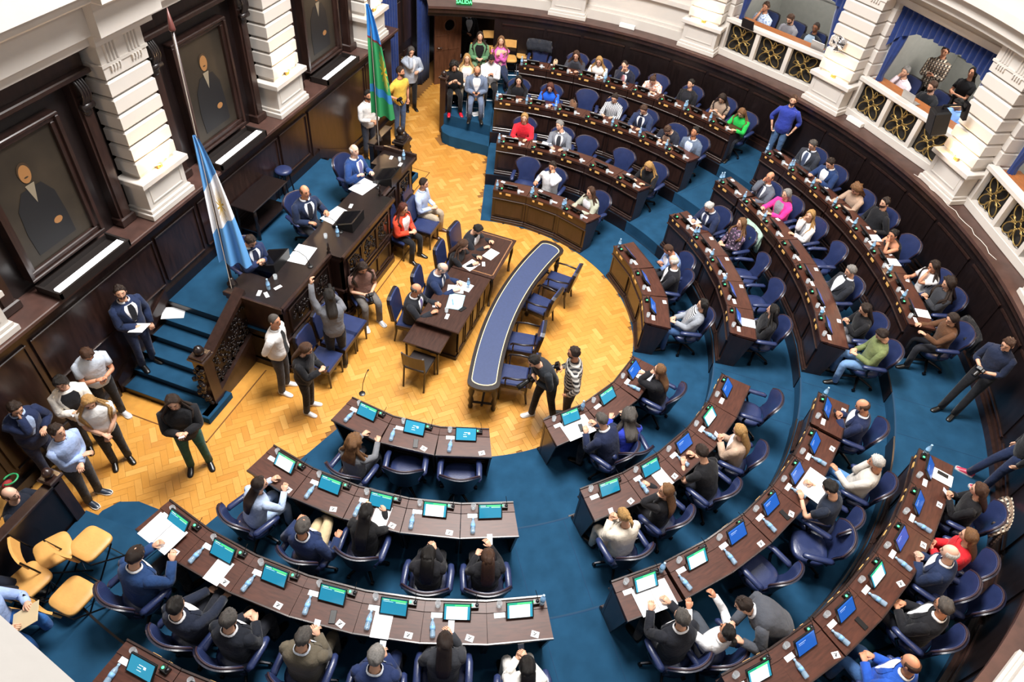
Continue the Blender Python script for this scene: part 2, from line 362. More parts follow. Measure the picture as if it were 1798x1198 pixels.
def bay(i, a, nm):
    M = facing(9.4*math.cos(math.radians(8)), a, 2.4); B = nm
    r = link('wall_balcony', None, None, M); r['kind'] = 'structure'
    obj('back_wall', MB().box(-2.4, 2.4, -3.0, -2.9, -.2, 2.8), GREY, r)
    for s in (1, -1):
        obj('side_wall', MB().box(*sorted((s*1.5, s*1.42)), -3, -.4, -.2, 2.8), GREY, r)
        o = obj('jamb', MB().box(*sorted((s*HB, s*1.5)), -.42, -.06, 0, 2.4), CREAM, r)
        for k in range(8): obj('jamb_block', MB().box(*sorted((s*(HB-.02), s*1.5)), -.40, -.03, .28*k+.02, .28*k+.275, .015), CREAM, o)
    obj('wall_dado', MB().box(-1.42, 1.42, -2.9, -2.87, 1.0, 1.04), GREY, r)
    obj('balcony_floor', MB().box(-1.5, 1.5, -3, -.2, -.32, -.2), mat('balcony_carpet', '3b3f48', .9), r)
    obj('balcony_ceiling', MB().box(-1.5, 1.5, -3, -.05, 2.66, 2.74), GREY, r)
    obj('lintel', MB().box(-1.6, 1.6, -.42, -.02, 2.36, 2.74).box(-1.6, 1.6, -.06, .04, 2.4, 2.5), CREAM, r)
    t = thing('balcony_balustrade', 'cream balustrade with gilt scrollwork '+B, 'balustrade', M, 'gilt balcony balustrades')
    obj('bottom_rail', MB().box(-1.3, 1.3, -.1, .06, 0, .16, .01), CREAM, t); obj('top_rail', MB().box(-1.3, 1.3, -.12, .07, .78, .87, .012), CREAM, t)
    for x in (-1.26, -.42, .42, 1.26): obj('post', MB().box(x-.05, x+.05, -.08, .04, .16, .78), CREAM, t)
    for x in (-.84, 0, .84): link('scrollwork', BAYM['scroll'], t, TM((x, -.02, 0)))
    obj('backing', MB().box(-1.25, 1.25, -.14, -.12, .1, .8), mat('backing_dark', '17130f', .7), t)
    t = thing('balcony_desk', 'varnished orange wood desk behind the balustrade '+B, 'desk', M, 'balcony desks')
    obj('desk_top', MB().box(-1.24, 1.24, -.55, -.13, .76, .81, .01), WO, t)
    for s in (-1, 1): obj('desk_support', MB().box(*sorted((s*1.1, s*1.15)), -.5, -.16, 0, .76), WO, t)
    single('curtain_valance', BAYM['val'], 'gathered blue velvet valance of the balcony '+B, 'curtain', M, 'balcony valances')
    for s in (1, -1): single('curtain', BAYM['cur'][s], ('tied blue velvet curtain, near side of balcony ' if s < 0 else 'tied blue velvet curtain, far side of balcony ')+B, 'curtain', M, 'balcony curtains')
    lo = area('balcony_ceiling_lamp', (0, 0, 0), .8, 34, (1, .97, .92)); lo.parent = r; lo.location = (0, -1.5, 2.6)
    return M
BAY = [bay(i, (PIL[i+1]+PIL[i+2])/2, q) for i, q in enumerate(('left of the fan pillar', 'between fan and loudspeaker pillars', 'right of the loudspeaker pillar'))]
# ------------------------------------------------------------------ head wall
wh = obj('wall_head', MB().box(-6.1, 9.2, -5.0, -4.55, 0, 2.33), WD, kind='structure')
obj('wall_ledge', MB().box(-6.15, 9.2, -5.0, -4.35, 2.33, 2.4, .012), WR, wh)
obj('ledge_moulding', MB().box(-6.12, 9.2, -4.55, -4.45, 2.2, 2.33), WD, wh)
obj('skirting', MB().box(-6.1, -4, -4.55, -4.48, 0, .2).box(4, 9.2, -4.55, -4.48, 0, .2).box(-2.5, 2.5, -4.55, -4.5, .84, 1.02), WB, wh)
HP = [8.93, 5.38, 1.85, -1.70, -5.22]
for i, p in enumerate(HP):
    zb = .42 if abs(p) > 3.9 else 1.15
    for x0, x1, z0 in ((p-.46, p+.46, zb), (p-2.95, p-.6, .42 if i in (0,) else (1.15 if i in (1, 2) else .42))):
        if x0 < -6.1 or i == 4 and x0 < p-1: continue
        o = obj('wood_panel', MB().box(x0, x1, -4.56, -4.535, z0, 2.02), WD, wh)
        mb = MB()
        for q in ((x0, x1, 2.0, 2.04), (x0, x1, z0-.03, z0), (x0-.03, x0, z0, 2.04), (x1, x1+.03, z0, 2.04)): mb.box(q[0], q[1], -4.56, -4.51, q[2], q[3], .01)
        obj('panel_moulding', mb, WD, o)
hn = ['outside the left edge', 'cut by the left edge', 'between the two large portraits', 'behind the far end of the dais', 'beside the blue doorway curtain']
for i, p in enumerate(HP): pillar(TM((p, -4.45, 2.4), 0), 'cream rusticated stone pillar '+hn[i], 'warm lit wall lamp on the pillar '+hn[i])
wb = obj('wall_head_upper', MB().box(-6.1, 9.2, -5.2, -4.95, 2.4, 5.6), WD, kind='structure')
obj('wall_entablature', MB().box(-6.2, 9.4, -5.2, -4.42, 5.14, 5.3).box(-6.2, 9.4, -5.2, -4.3, 5.3, 5.75).box(-6.2, 9.4, -5.2, -4.05, 5.75, 5.95, .03).box(-6.2, 9.4, -5.2, -3.85, 5.95, 6.3), CREAM, kind='structure')
for p in HP: obj('wall_entablature_block', MB().box(p-.52, p+.52, -5, -4.33, 5.13, 5.3).box(p-.56, p+.56, -5, -4.15, 5.3, 5.76).box(p-.62, p+.62, -5, -3.9, 5.74, 5.97, .03), CREAM, kind='structure')
PNT = mat('painting_ground', '2b241b', .55, var=.5, vscale=1.6); SUITP = mat('painting_suit', '0f1014', .6); FACEP = mat('painting_face', '94683c', .6); SHP = mat('painting_shirt', '847a68', .5); HAIRP = mat('painting_hair', '3a2b1d', .5)
TUBE = mat('fluorescent', 'ffffff', .4, emit='fdfdff', estr=2.0); TROUGH = mat('trough_dark', '1d1715', .5)
def ell(cx, cz, rx, rz, y, n=20, sk=0): return [(cx+rx*math.cos(t)+sk*math.sin(t), y, cz+rz*math.sin(t)) for t in np.linspace(0, 2*PI, n+1)[:-1]]
def flatp(pts, d=.003): n_ = len(pts); pts = np.array(pts); return MB().add(np.r_[pts, pts+[0, d, 0]], [tuple(range(n_-1, -1, -1)), tuple(range(n_, 2*n_))]+[(i, (i+1) % n_, n_+(i+1) % n_, n_+i) for i in range(n_)])
for i in range(4):
    cx = (HP[i]+HP[i+1])/2; hw = 1.34
    obj('bay_board', MB().box(cx-hw, cx+hw, -4.95, -4.86, 2.4, 5.14), WB, wb)
    for s in (1, -1):
        obj('stile', MB().box(*sorted((cx+s*.98, cx+s*1.2)), -4.9, -4.72, 2.42, 4.7, .02).box(*sorted((cx+s*1.02, cx+s*1.16)), -4.9, -4.69, 2.5, 4.45, .02).box(*sorted((cx+s*.95, cx+s*1.23)), -4.9, -4.67, 2.4, 2.55, .02), WD, wb)
        mb = MB(); t = np.linspace(0, 1, 12)
        for j in range(4): mb.tube(np.c_[np.full(12, cx+s*1.09-.06+.04*j), -4.7+.14*np.sin(t*PI*.8)*(1-t*.5), 4.72-.36*t], .022, 6)
        mb.lathe([(.05, -.1), (.05, .1)], 8, (cx+s*1.09, -4.66, 4.34), 'x'); mb.ball((cx+s*1.09, -4.69, 4.25), (.07, .04, .06))
        obj('corbel', mb, WB, wb, smooth=True)
    obj('wood_entablature', MB().box(cx-1.3, cx+1.3, -4.95, -4.62, 4.72, 4.8, .015).box(cx-1.3, cx+1.3, -4.95, -4.72, 4.8, 5.05).box(cx-1.32, cx+1.32, -4.95, -4.55, 5.05, 5.14, .015), WD, wb)
    t = thing('portrait_painting', ['large portrait of a dark suited figure outside the left edge', 'large dark portrait of a suited figure with moustache, left edge', 'large dark portrait of a standing suited figure behind the flagpole', 'dark portrait cut by the top edge behind the far end of the dais'][i], 'painting', None, 'portraits on the head wall')
    w, z0, z1 = .54, 2.68, 4.34
    obj('canvas', MB().box(cx-w, cx+w, -4.86, -4.79, z0, z1), PNT, t)
    mb = MB()
    for d, y, wd in ((0, -4.74, .07), (.07, -4.7, .05), (.3, -4.76, .05)):
        for q in ((cx-w-d-wd, cx+w+d+wd, z0-d-wd, z0-d), (cx-w-d-wd, cx+w+d+wd, z1+d, z1+d+wd), (cx-w-d-wd, cx-w-d, z0-d, z1+d), (cx+w+d, cx+w+d+wd, z0-d, z1+d)): 
            if q[2] > 2.41: mb.box(q[0], q[1], -4.87, y, q[2], q[3], .012)
    obj('picture_frame', mb, WD, t)
    hz = (3.9, 3.9, 3.91, 3.9)[i]; hx = cx+(.0, .05, -.02, 0)[i]; Y = -4.787
    body = [(hx-.16, Y, hz-.2), (hx+.16, Y, hz-.2), (hx+.3, Y, hz-.4), (hx+.33, Y, hz-.75), (hx+.3, Y, z0+.12), (hx-.34, Y, z0+.12), (hx-.33, Y, hz-.75), (hx-.29, Y, hz-.4)]
    obj('painted_coat', flatp(body[::-1]), SUITP, t)
    obj('painted_hair', flatp(ell(hx, hz+.03, .1, .13, Y)[::-1], .004), HAIRP, t); obj('painted_face', flatp(ell(hx, hz, .085, .125, Y)[::-1], .006), FACEP, t)
    obj('painted_shirt', flatp([(hx-.07, Y, hz-.15), (hx, Y, hz-.42), (hx+.07, Y, hz-.15)], .006), SHP, t)
    obj('painted_hand', flatp(ell(hx-.16, hz-.8, .07, .05, Y, 12)[::-1], .006), FACEP, t)
    obj('painted_moustache', flatp(ell(hx, hz-.045, .032, .011, Y, 10)[::-1], .008), HAIRP, t)
    t = thing('picture_light', ['long picture light trough outside the left edge', 'long white fluorescent picture light under the portrait at the left edge', 'long white fluorescent picture light under the portrait behind the flagpole', 'slim fluorescent picture light under the far portrait'][i], 'lamp', TM((cx, -4.5, 2.4)), 'picture lights on the ledge')
    obj('trough', MB().box(-.66, .66, -.22, .2, .012, .03).box(-.66, .66, .17, .2, .03, .13).box(-.66, .66, -.22, -.2, .03, .1).box(-.66, -.63, -.22, .2, .03, .12).box(.63, .66, -.22, .2, .03, .12), TROUGH, t)
    obj('fluorescent_tube', MB().box(-.6, .6, .03, .165, .06, .13, .02), TUBE, t)
# far doorway with curtains, door and exit sign
wf = obj('wall_far', MB().box(-11, -6.1, -5.4, -5.1, 0, 6), WB, kind='structure'); obj('wall_far_end', MB().box(-11, -10.7, -5.4, -2.4, 0, 2.5), WB, kind='structure')
obj('wall_far_upper', MB().box(-10.2, -9.9, -5.4, -4.3, 2.4, 6), CREAM, kind='structure')
def hang(x0, x1, y, z0, z1, label, lobes=6):
    n_ = lobes*8; xs = np.linspace(x0, x1, n_); R = []
    for z in np.linspace(z1, z0, 6): R.append([(x, y+.05*math.sin(j*2*PI/8), z) for j, x in enumerate(xs)]+[(x, y-.04+.05*math.sin(j*2*PI/8), z) for j, x in reversed(list(enumerate(xs)))])
    tag(obj('curtain', MB().loft(R), CURT, smooth=True), label, 'curtain', 'doorway curtains')
hang(-6.85, -6.2, -4.75, .05, 4.6, 'long blue curtain hanging beside the end of the panelled wall', 5); hang(-8.75, -8.2, -4.75, .03, 4.6, 'long blue curtain hanging by the open porthole door', 5)
d1 = link('door_1', None, None, TM((-7.5, -4.95, 0))); d1['kind'] = 'structure'
obj('door_leaf', MB().box(-.62, .62, -.05, .02, 0, 2.7, .01), WB, d1)
for s in (-1, 1): obj('door_panel', MB().box(*sorted((s*.08, s*.52)), .02, .04, .3, 1.2, .01).box(*sorted((s*.08, s*.52)), .02, .04, 1.4, 2.5, .01), WD, d1)
obj('door_handle', MB().tube([(.1, .03, 1.1), (.1, .09, 1.1), (.22, .09, 1.1)], .012, 6), BRASS, d1, smooth=True)
p0 = at(762, 148, 0); p1 = at(800, 142, 0); ang = math.atan2(p1[1]-p0[1], p1[0]-p0[0]); Ld = math.hypot(p1[0]-p0[0], p1[1]-p0[1])+.12
d2 = link('door_2', None, None, TM(tuple(p0), ang)); d2['kind'] = 'structure'
ring = []; t = np.linspace(0, 2*PI, 25)[:-1]; DW = Ld; cx, cz, rr = DW*.55, 1.62, .15
sq = [(cx+max(-1, min(1, 1.42*math.cos(a)))*(cx-.0 if math.cos(a) < 0 else DW-cx), cz+max(-1, min(1, 1.42*math.sin(a)))*(cz if math.sin(a) < 0 else 2.25-cz)) for a in t]
R = [[(x, y, z) for x, z in q] for y, q in ((-.025, [(cx+rr*math.cos(a), cz+rr*math.sin(a)) for a in t]), (-.025, sq), (.025, sq), (.025, [(cx+rr*math.cos(a), cz+rr*math.sin(a)) for a in t]), (-.025, [(cx+rr*math.cos(a), cz+rr*math.sin(a)) for a in t]))]
obj('door_leaf', MB().loft(R, False, False), WDOOR, d2)
for y in (-.03, .03): obj('porthole_ring', MB().tube(np.c_[cx+(rr+.01)*np.cos(np.r_[t, 0]), np.full(25, y), cz+(rr+.01)*np.sin(np.r_[t, 0])], .016, 6), WDOOR, d2, smooth=True)
obj('porthole_glass', MB().lathe([(rr, -.004), (rr, .004)], 20, (cx, 0, cz), 'y'), mat('porthole_glass', '0c0d10', .08), d2)
for q in ((.06, DW-.06, .95, .99), (.06, DW-.06, 1.35, 1.37), (DW/2-.015, DW/2+.015, .1, 1.42)): obj('door_batten', MB().box(q[0], q[1], -.035, .035, q[2], q[3]), WDOOR, d2)
obj('door_handle', MB().tube([(.08, .02, 1.05), (.08, .08, 1.05), (.2, .08, 1.05)], .012, 6).tube([(.08, -.02, 1.05), (.08, -.08, 1.05), (.2, -.08, 1.05)], .012, 6), CHROME, d2, smooth=True)
zs = min(np.linspace(2.1, 2.7, 61), key=lambda q: abs(math.hypot(*at(815, 3, q)[:2])-8.9)); ps = at(815, 3, zs); es = thing('exit_sign', 'small green lit exit sign reading SALIDA above the door', 'sign', TM((ps[0], ps[1], zs), math.atan2(ps[1], ps[0])+PI/2))
obj('sign_box', MB().box(-.2, .2, -.03, .02, -.09, .09, .01), mat('sign_green', '0c3d1d', .4, emit='0d5a28', estr=.6), es)
cu_ = bpy.data.curves.new('lettering', 'FONT'); cu_.body = 'SALIDA'; cu_.size = .125; cu_.align_x = 'CENTER'; cu_.align_y = 'CENTER'; cu_.extrude = .002
cu_.materials.append(mat('sign_letters', '60ff90', .4, emit='60ff90', estr=2)); o = bpy.data.objects.new('lettering', cu_); COL.objects.link(o); tme = bpy.data.meshes.new_from_object(o); bpy.data.objects.remove(o); o = link('lettering', tme, es); o.rotation_euler = (PI/2, 0, PI); o.location = (0, .024, 0)
# gallery coping below the camera
g0 = at(0, 1080, 8.0); g1 = at(132, 1198, 8.0); dv = (g1-g0)[:2]; dv /= np.linalg.norm(dv); nv = np.array([dv[1], -dv[0]])
q0 = g0[:2]-dv*2.5; q1 = g0[:2]+dv*.9
obj('wall_gallery_parapet', MB().prism([tuple(q0), tuple(q0+nv*.22), tuple(q1+nv*.22), tuple(q1)], 7.86, 8.0).prism([tuple(q0+nv*.05), tuple(q0+nv*.18), tuple(q1+nv*.18), tuple(q1+nv*.05)], 6.9, 7.86), CREAM, kind='structure')
# ------------------------------------------------------------------ dais
DZ = .84
dais = thing('dais', 'raised dark wood dais with blue carpet along the panelled wall', 'dais')
obj('platform', MB().box(-2.5, 2.5, -4.55, -2.5, 0, DZ-.012), WB, dais)
obj('carpet', MB().box(-2.5, 2.5, -4.54, -2.6, DZ-.012, DZ), CARPET, dais)
for s in (1, -1):
    for i in range(5):
        x0 = 2.5+.282*i; z = DZ-.14*(i+1)
        if z < .01: break
        obj('stair_step', MB().box(*sorted((s*x0, s*(x0+.283))), -4.5, -3.0, 0, z-.01), WB, dais)
        y1 = -2.9 if i == 4 else -3.02
        obj('stair_carpet', MB().box(*sorted((s*(x0-.0), s*(x0+.29))), -4.46, y1, z-.012, z, .004), CARPET, dais)
    obj('bottom_step', MB().box(*sorted((s*3.35, s*3.95)), -3.02, -2.86, 0, .14, .01), CARPET, dais)
    obj('wall_string', MB().prism([(0, 0)], 0, 0) if False else MB().loft([[(s*2.5, y, DZ+.02), (s*2.5, y, DZ+.24), (s*3.95, y, .3), (s*3.95, y, .02)] for y in (-4.55, -4.5)]), WD, dais)
    # sloped balustrade with carving
    obj('handrail', MB().loft([[(s*x, y, z) for y, z in ((-3.12, h), (-2.94, h), (-2.94, h+.09), (-3.12, h+.09))] for x, h in ((2.4, 1.5), (3.5, .95))]), WD, dais)
    obj('baluster_panel', MB().loft([[(s*2.4, y, .72), (s*2.4, y, 1.5), (s*3.45, y, .97), (s*3.45, y, .3)] for y in (-3.06, -3.0)]), WB, dais)
    obj('string_board', MB().loft([[(s*2.4, y, 0), (s*2.4, y, .72), (s*3.46, y, .27), (s*3.46, y, 0)] for y in (-3.1, -2.96)]).loft([[(s*2.4, y, .62), (s*2.4, y, .74), (s*3.46, y, .3), (s*3.46, y, .18)] for y in (-3.12, -2.92)]), WD, dais)
    mb = MB()
    for i in range(120):
        u = random.uniform(.04, .96); h0 = .76-.42*u; h1 = 1.46-.5*u; z = random.uniform(h0, h1); x = 2.42+1.02*u
        rr = random.uniform(.02, .045); tt = np.linspace(0, random.uniform(3, 5), 7); q = rr*(1-tt/7); a = random.uniform(0, 6)
        mb.tube(np.c_[s*x+q*np.cos(a+tt), np.full(7, -2.985)+.01*tt/5, z+q*np.sin(a+tt)], .011, 4)
    o = obj('carving', mb, WB, dais, smooth=True); o['kind'] = 'stuff'
    mb = MB().box(*sorted((s*3.46, s*3.66)), -3.12, -2.92, .14, 1.12, .01).box(*sorted((s*3.42, s*3.7)), -3.16, -2.88, 1.12, 1.18, .012).box(*sorted((s*3.44, s*3.68)), -3.14, -2.9, 1.18, 1.22, .012)
    o = obj('newel', mb, WD, dais); obj('newel_knob', MB().lathe([(.05, 0), (.075, .03), (.08, .07), (.06, .12), (.01, .15)], 14, (s*3.56, -3.02, 1.22)), WB, o, smooth=True)
    mb = MB()
    for i in range(26): t = i/26; mb.ball((s*(3.68+.07*math.sin(t*PI)), -3.02+random.uniform(-.08, .08), .2+.85*t), random.uniform(.03, .055), 6, 4)
    obj('newel_carving', mb, WB, o, smooth=True)
# counter
CT = 1.5
def slab(mb, pts, z0, z1): return mb.prism(pts, z0, z1)
FRONT = [(2.45, -3.25), (2.45, -2.3), (.92, -2.3), (.92, -2.06), (-.95, -2.06), (-.95, -2.3), (-2.45, -2.3), (-2.45, -3.0)]
counter = thing('dais_counter', 'long carved dark wood counter of the presiding officers on the dais', 'counter')
mb = MB()
for (xa, ya), (xb, yb) in zip(FRONT[:-1], FRONT[1:]):
    x0, x1 = sorted((xa, xb)); y0, y1 = sorted((ya, yb))
    if x0 == x1: mb.box(x0-.04 if x0 > 0 else x0, x0 if x0 > 0 else x0+.04, y0, y1, 0, CT-.06)
    else: mb.box(x0, x1, y0-.05, y0, 0, CT-.06)
obj('counter_front', mb, WD, counter)
mb = MB(); w = .05
for (xa, ya), (xb, yb) in zip(FRONT[:-1], FRONT[1:]):
    x0, x1 = sorted((xa, xb)); y0, y1 = sorted((ya, yb))
    for z0, z1, d in ((0, .12, .05), (.12, .16, .03), (.66, .71, .03), (1.38, 1.44, .03)):
        if x0 == x1: mb.box(x0-.02-(d if x0 < 0 else 0), x0+.02+(d if x0 > 0 else 0), y0, y1+.0, z0, z1)
        else: mb.box(x0-(d if x0 < -1 else 0), x1+(d if x1 > 1 else 0), y0-.02, y0+d, z0, z1)
obj('plinth_moulding', mb, WD, counter)
obj('counter_top', MB().prism([(2.5, -3.28), (2.5, -2.25), (.97, -2.25), (.97, -2.01), (-1.0, -2.01), (-1.0, -2.25), (-2.5, -2.25), (-2.5, -2.95), (-1.9, -2.95), (-1.9, -2.82), (1.93, -2.82), (1.93, -3.28)][::-1], CT-.05, CT), WB, counter)
obj('counter_rim', MB().box(.97, 2.5, -2.27, -2.22, CT-.06, CT+.03, .01).box(-2.5, -1.0, -2.27, -2.22, CT-.06, CT+.03, .01).box(-1.0, .97, -2.03, -1.98, CT-.06, CT+.03, .01).box(2.47, 2.52, -3.28, -2.22, CT-.06, CT+.03, .01).box(-2.52, -2.47, -2.95, -2.22, CT-.06, CT+.09, .01), WD, counter)
def carved(x0, x1, y, z0, z1, ins=True):
    o = obj('carved_panel', MB().box(x0, x1, y, y+.012, z0, z1), WB, counter); mb = MB()
    for q in ((x0-.03, x1+.03, z0-.03, z0), (x0-.03, x1+.03, z1, z1+.03), (x0-.03, x0, z0, z1), (x1, x1+.03, z0, z1)): mb.box(q[0], q[1], y-.01, y+.035, q[2], q[3], .008)
    obj('panel_frame', mb, WD, o)
    if ins:
        mb = MB(); cx, cz = (x0+x1)/2, (z0+z1)/2; w, h = (x1-x0)/2, (z1-z0)/2
        mb.ball((cx, y+.012, cz), (.06, .04, .09), 8, 5)
        for i in range(26):
            a = random.uniform(0, 6.28); rr = random.uniform(.3, .85); px, pz = cx+w*rr*math.cos(a), cz+h*rr*math.sin(a); tt = np.linspace(0, 4, 6); q = .045*(1-tt/5); b0 = random.uniform(0, 6)
            mb.tube(np.c_[px+q*np.cos(b0+tt), np.full(6, y+.02), pz+q*np.sin(b0+tt)], .011, 4)
        obj('panel_carving', mb, WB, o, smooth=True)
for x0, x1, y in ((1.7, 2.25, -2.3), (1.05, 1.5, -2.3), (.3, .75, -2.06), (-.28, .22, -2.06), (-.78, -.35, -2.06), (-1.6, -1.15, -2.3), (-2.25, -1.8, -2.3)): carved(x0, x1, y, .8, 1.28); carved(x0, x1, y, .24, .58, False)
mbp = MB()
# turned spindles on the counter steps
for x in (.95, -.98): single('turned_finial', MB().lathe([(.03, 0), (.035, .03), (.015, .06), (.03, .1), (.012, .15), (.02, .19), (.004, .24)], 10).mesh('turned_finial', WB, True), 'dark turned finial at the %s corner of the counter projection' % ('near' if x > 0 else 'far'), 'finial', TM((x, -2.28, CT)), 'counter finials')
# newel block and end rail at the far end of the dais
t = thing('dais_end_rail', 'low dark end rail with ball newel at the far end of the dais', 'railing')
obj('rail', MB().box(-3.3, -2.5, -3.3, -3.2, .5, 1.5, .01).box(-3.32, -2.5, -3.33, -3.17, 1.5, 1.55, .01), WB, t)
obj('newel', MB().box(-3.3, -3.1, -3.02, -2.82, 0, 1.4, .01).box(-3.34, -3.06, -3.06, -2.78, 1.3, 1.36, .01), WB, t)
obj('newel_knob', MB().lathe([(.1, 0), (.12, .04), (.06, .08), (.05, .12), (.08, .16), (.085, .2), (.05, .26), (.005, .28)], 14, (-3.2, -2.92, 1.4)), WB, t, smooth=True)
# console table and stool behind
t = thing('console_table', 'low dark console table with turned legs against the panelled wall', 'table', TM((-.02, -4.27, DZ)))
obj('table_top', MB().box(-.56, .56, -.25, .25, .66, .7, .012), WB, t); obj('shelf', MB().box(-.5, .5, -.2, .2, .16, .19), WB, t)
for sx in (-1, 1):
    for sy in (-1, 1): obj('leg', MB().lathe([(.03, 0), (.035, .16), (.02, .2), (.04, .3), (.022, .4), (.035, .5), (.035, .66)], 10, (sx*.48, sy*.2, 0)), WB, t, smooth=True)
STOOL = [('seat', MB().lathe([(.14, .58), (.165, .6), (.165, .64), (.13, .665), (.01, .67)], 20).mesh('seat', LEA, True))]+[('leg', MB().tube([(.1*math.cos(a), .1*math.sin(a), .58), (.16*math.cos(a), .16*math.sin(a), 0)], .016, 6).mesh('leg', WB)) for a in (.8, 2.4, 3.9, 5.5)]
make('round_stool', STOOL, 'round blue leather stool beside the console table', 'stool', TM((-.95, -4.36, DZ)), 'round stools'); make('round_stool', STOOL, 'round blue leather stool half hidden behind the striped flag', 'stool', TM((1.0, -4.3, DZ)), 'round stools')
# ------------------------------------------------------------------ flags
def poled(base, top, label):
    t = thing('flagpole', label, 'flagpole'); b, e = np.array(base), np.array(top)
    obj('pole', MB().tube([b, (b+e)/2, e], .024, 10), WD, t, smooth=True)
    d = (e-b)/np.linalg.norm(e-b); obj('finial', MB().tube([e, e+d*.02, e+d*.05, e+d*.28], [.03, .045, .04, .004], 10), mat('finial_red', '5a2f2a', .4), t, smooth=True)
    obj('pole_foot', MB().lathe([(.08, 0), (.08, .04), (.05, .06), (.04, .14), (.01, .15)], 12, tuple(b)), WB, t, smooth=True)
    cr = np.array([.06, .03, 0]); obj('halyard', MB().tube([e-d*.05+cr*.3, b+d*1.2+cr, b+cr*1.5-d*.55], .005, 5), mat('cord', 'c9bfb4', .8), t)
    return d
def flagmat(name, stops, emblem):
    m = bpy.data.materials.new(name); m.use_nodes = True; n, l, b = N(m); b.inputs['Roughness'].default_value = .75
    uv = n.new('ShaderNodeUVMap'); sp = n.new('ShaderNodeSeparateXYZ'); l.new(uv.outputs[0], sp.inputs[0])
    cr = n.new('ShaderNodeValToRGB'); cr.color_ramp.interpolation = 'CONSTANT'
    while len(cr.color_ramp.elements) < len(stops): cr.color_ramp.elements.new(.5)
    for e, (p, c) in zip(cr.color_ramp.elements, stops): e.position = p; e.color = (*lin(c), 1)
    l.new(sp.outputs[1], cr.inputs[0])
    cx, cy, r, col = emblem
    dx = n.new('ShaderNodeVectorMath'); dx.operation = 'DISTANCE'; dx.inputs[1].default_value = (cx, cy, 0); l.new(uv.outputs[0], dx.inputs[0])
    # rays: angle based radius
    s1 = n.new('ShaderNodeVectorMath'); s1.operation = 'SUBTRACT'; s1.inputs[1].default_value = (cx, cy, 0); l.new(uv.outputs[0], s1.inputs[0])
    s2 = n.new('ShaderNodeSeparateXYZ'); l.new(s1.outputs[0], s2.inputs[0]); an = n.new('ShaderNodeMath'); an.operation = 'ARCTAN2'; l.new(s2.outputs[1], an.inputs[0]); l.new(s2.outputs[0], an.inputs[1])
    mu = n.new('ShaderNodeMath'); mu.operation = 'MULTIPLY'; mu.inputs[1].default_value = 16; l.new(an.outputs[0], mu.inputs[0]); si = n.new('ShaderNodeMath'); si.operation = 'SINE'; l.new(mu.outputs[0], si.inputs[0])
    ma = n.new('ShaderNodeMath'); ma.operation = 'MULTIPLY_ADD'; ma.inputs[1].default_value = r*.4; ma.inputs[2].default_value = r*.7; l.new(si.outputs[0], ma.inputs[0])
    lt = n.new('ShaderNodeMath'); lt.operation = 'LESS_THAN'; l.new(dx.outputs['Value'], lt.inputs[0]); l.new(ma.outputs[0], lt.inputs[1])
    mx = n.new('ShaderNodeMix'); mx.data_type = 'RGBA'; l.new(lt.outputs[0], mx.inputs[0]); l.new(cr.outputs[0], mx.inputs[6]); mx.inputs[7].default_value = (*lin(col), 1); l.new(mx.outputs[2], b.inputs['Base Color'])
    return m
def flag(b, d, zt, L, w1, out, label, m, tl=.12):
    """cloth hung from the pole top and fallen down beside the pole in folds"""
    nu, nv = 20, 30; V = []; F = []; UV = []; out = np.array(out)/np.linalg.norm(out); pr = np.cross(out, [0, 0, 1])
    for j in range(nv):
        v = j/(nv-1)
        for i in range(nu):
            u = i/(nu-1); w = .05+w1*v**.75; z = zt-L*v*(1-.1*u*(1-v)+.08*u*v); pc = b+d*((z-b[2])/d[2])
            V.append(np.array([pc[0], pc[1], z])+out*(-.06-.05*v+w*u)+pr*(.04+(.012+.05*v)*math.sin(u*14+v*3))); UV.append((u, v+tl*(u-.5)))
    for j in range(nv-1):
        for i in range(nu-1): a = j*nu+i; F.append((a, a+1, a+nu+1, a+nu))
    me = MB().add(V, F).mesh('flag', m, True); ul = me.uv_layers.new(name='UVMap')
    ul.data.foreach_set('uv', np.array([UV[l.vertex_index] for l in me.loops]).ravel())
    single('flag', me, label, 'flag', None, 'flags on poles')
b1 = at(408, 500, 1.5); e1 = at(303, 55, 5.35)
d = poled(b1, e1, 'tall dark flagpole carrying the blue and white flag on the dais')
FB = '5f9fdc'
flag(b1, d, 4.02, 2.05, .42, (-.6, .8, 0), 'sky blue and white flag with a golden sun drooping on its pole', flagmat('flag_blue_white', [(0, FB), (.34, 'e6e8ee'), (.68, FB)], (.58, .55, .13, 'b99a4a')))
b2 = at(665, 247, 1.5); e2 = at(646, -25, 4.75)
d = poled(b2, e2, 'tall dark flagpole carrying the green and blue flag, far end of dais')
flag(b2, d, 4.45, 2.25, .42, (-.48, .87, 0), 'green and blue flag with yellow emblem drooping on its pole', flagmat('flag_green_blue', [(0, '2b86d8'), (.3, '7c2a3a'), (.32, '2f9a5e'), (.74, '2f86c8'), (.82, '2f9a5e')], (.82, .55, .16, 'd9b63a')), -.1)
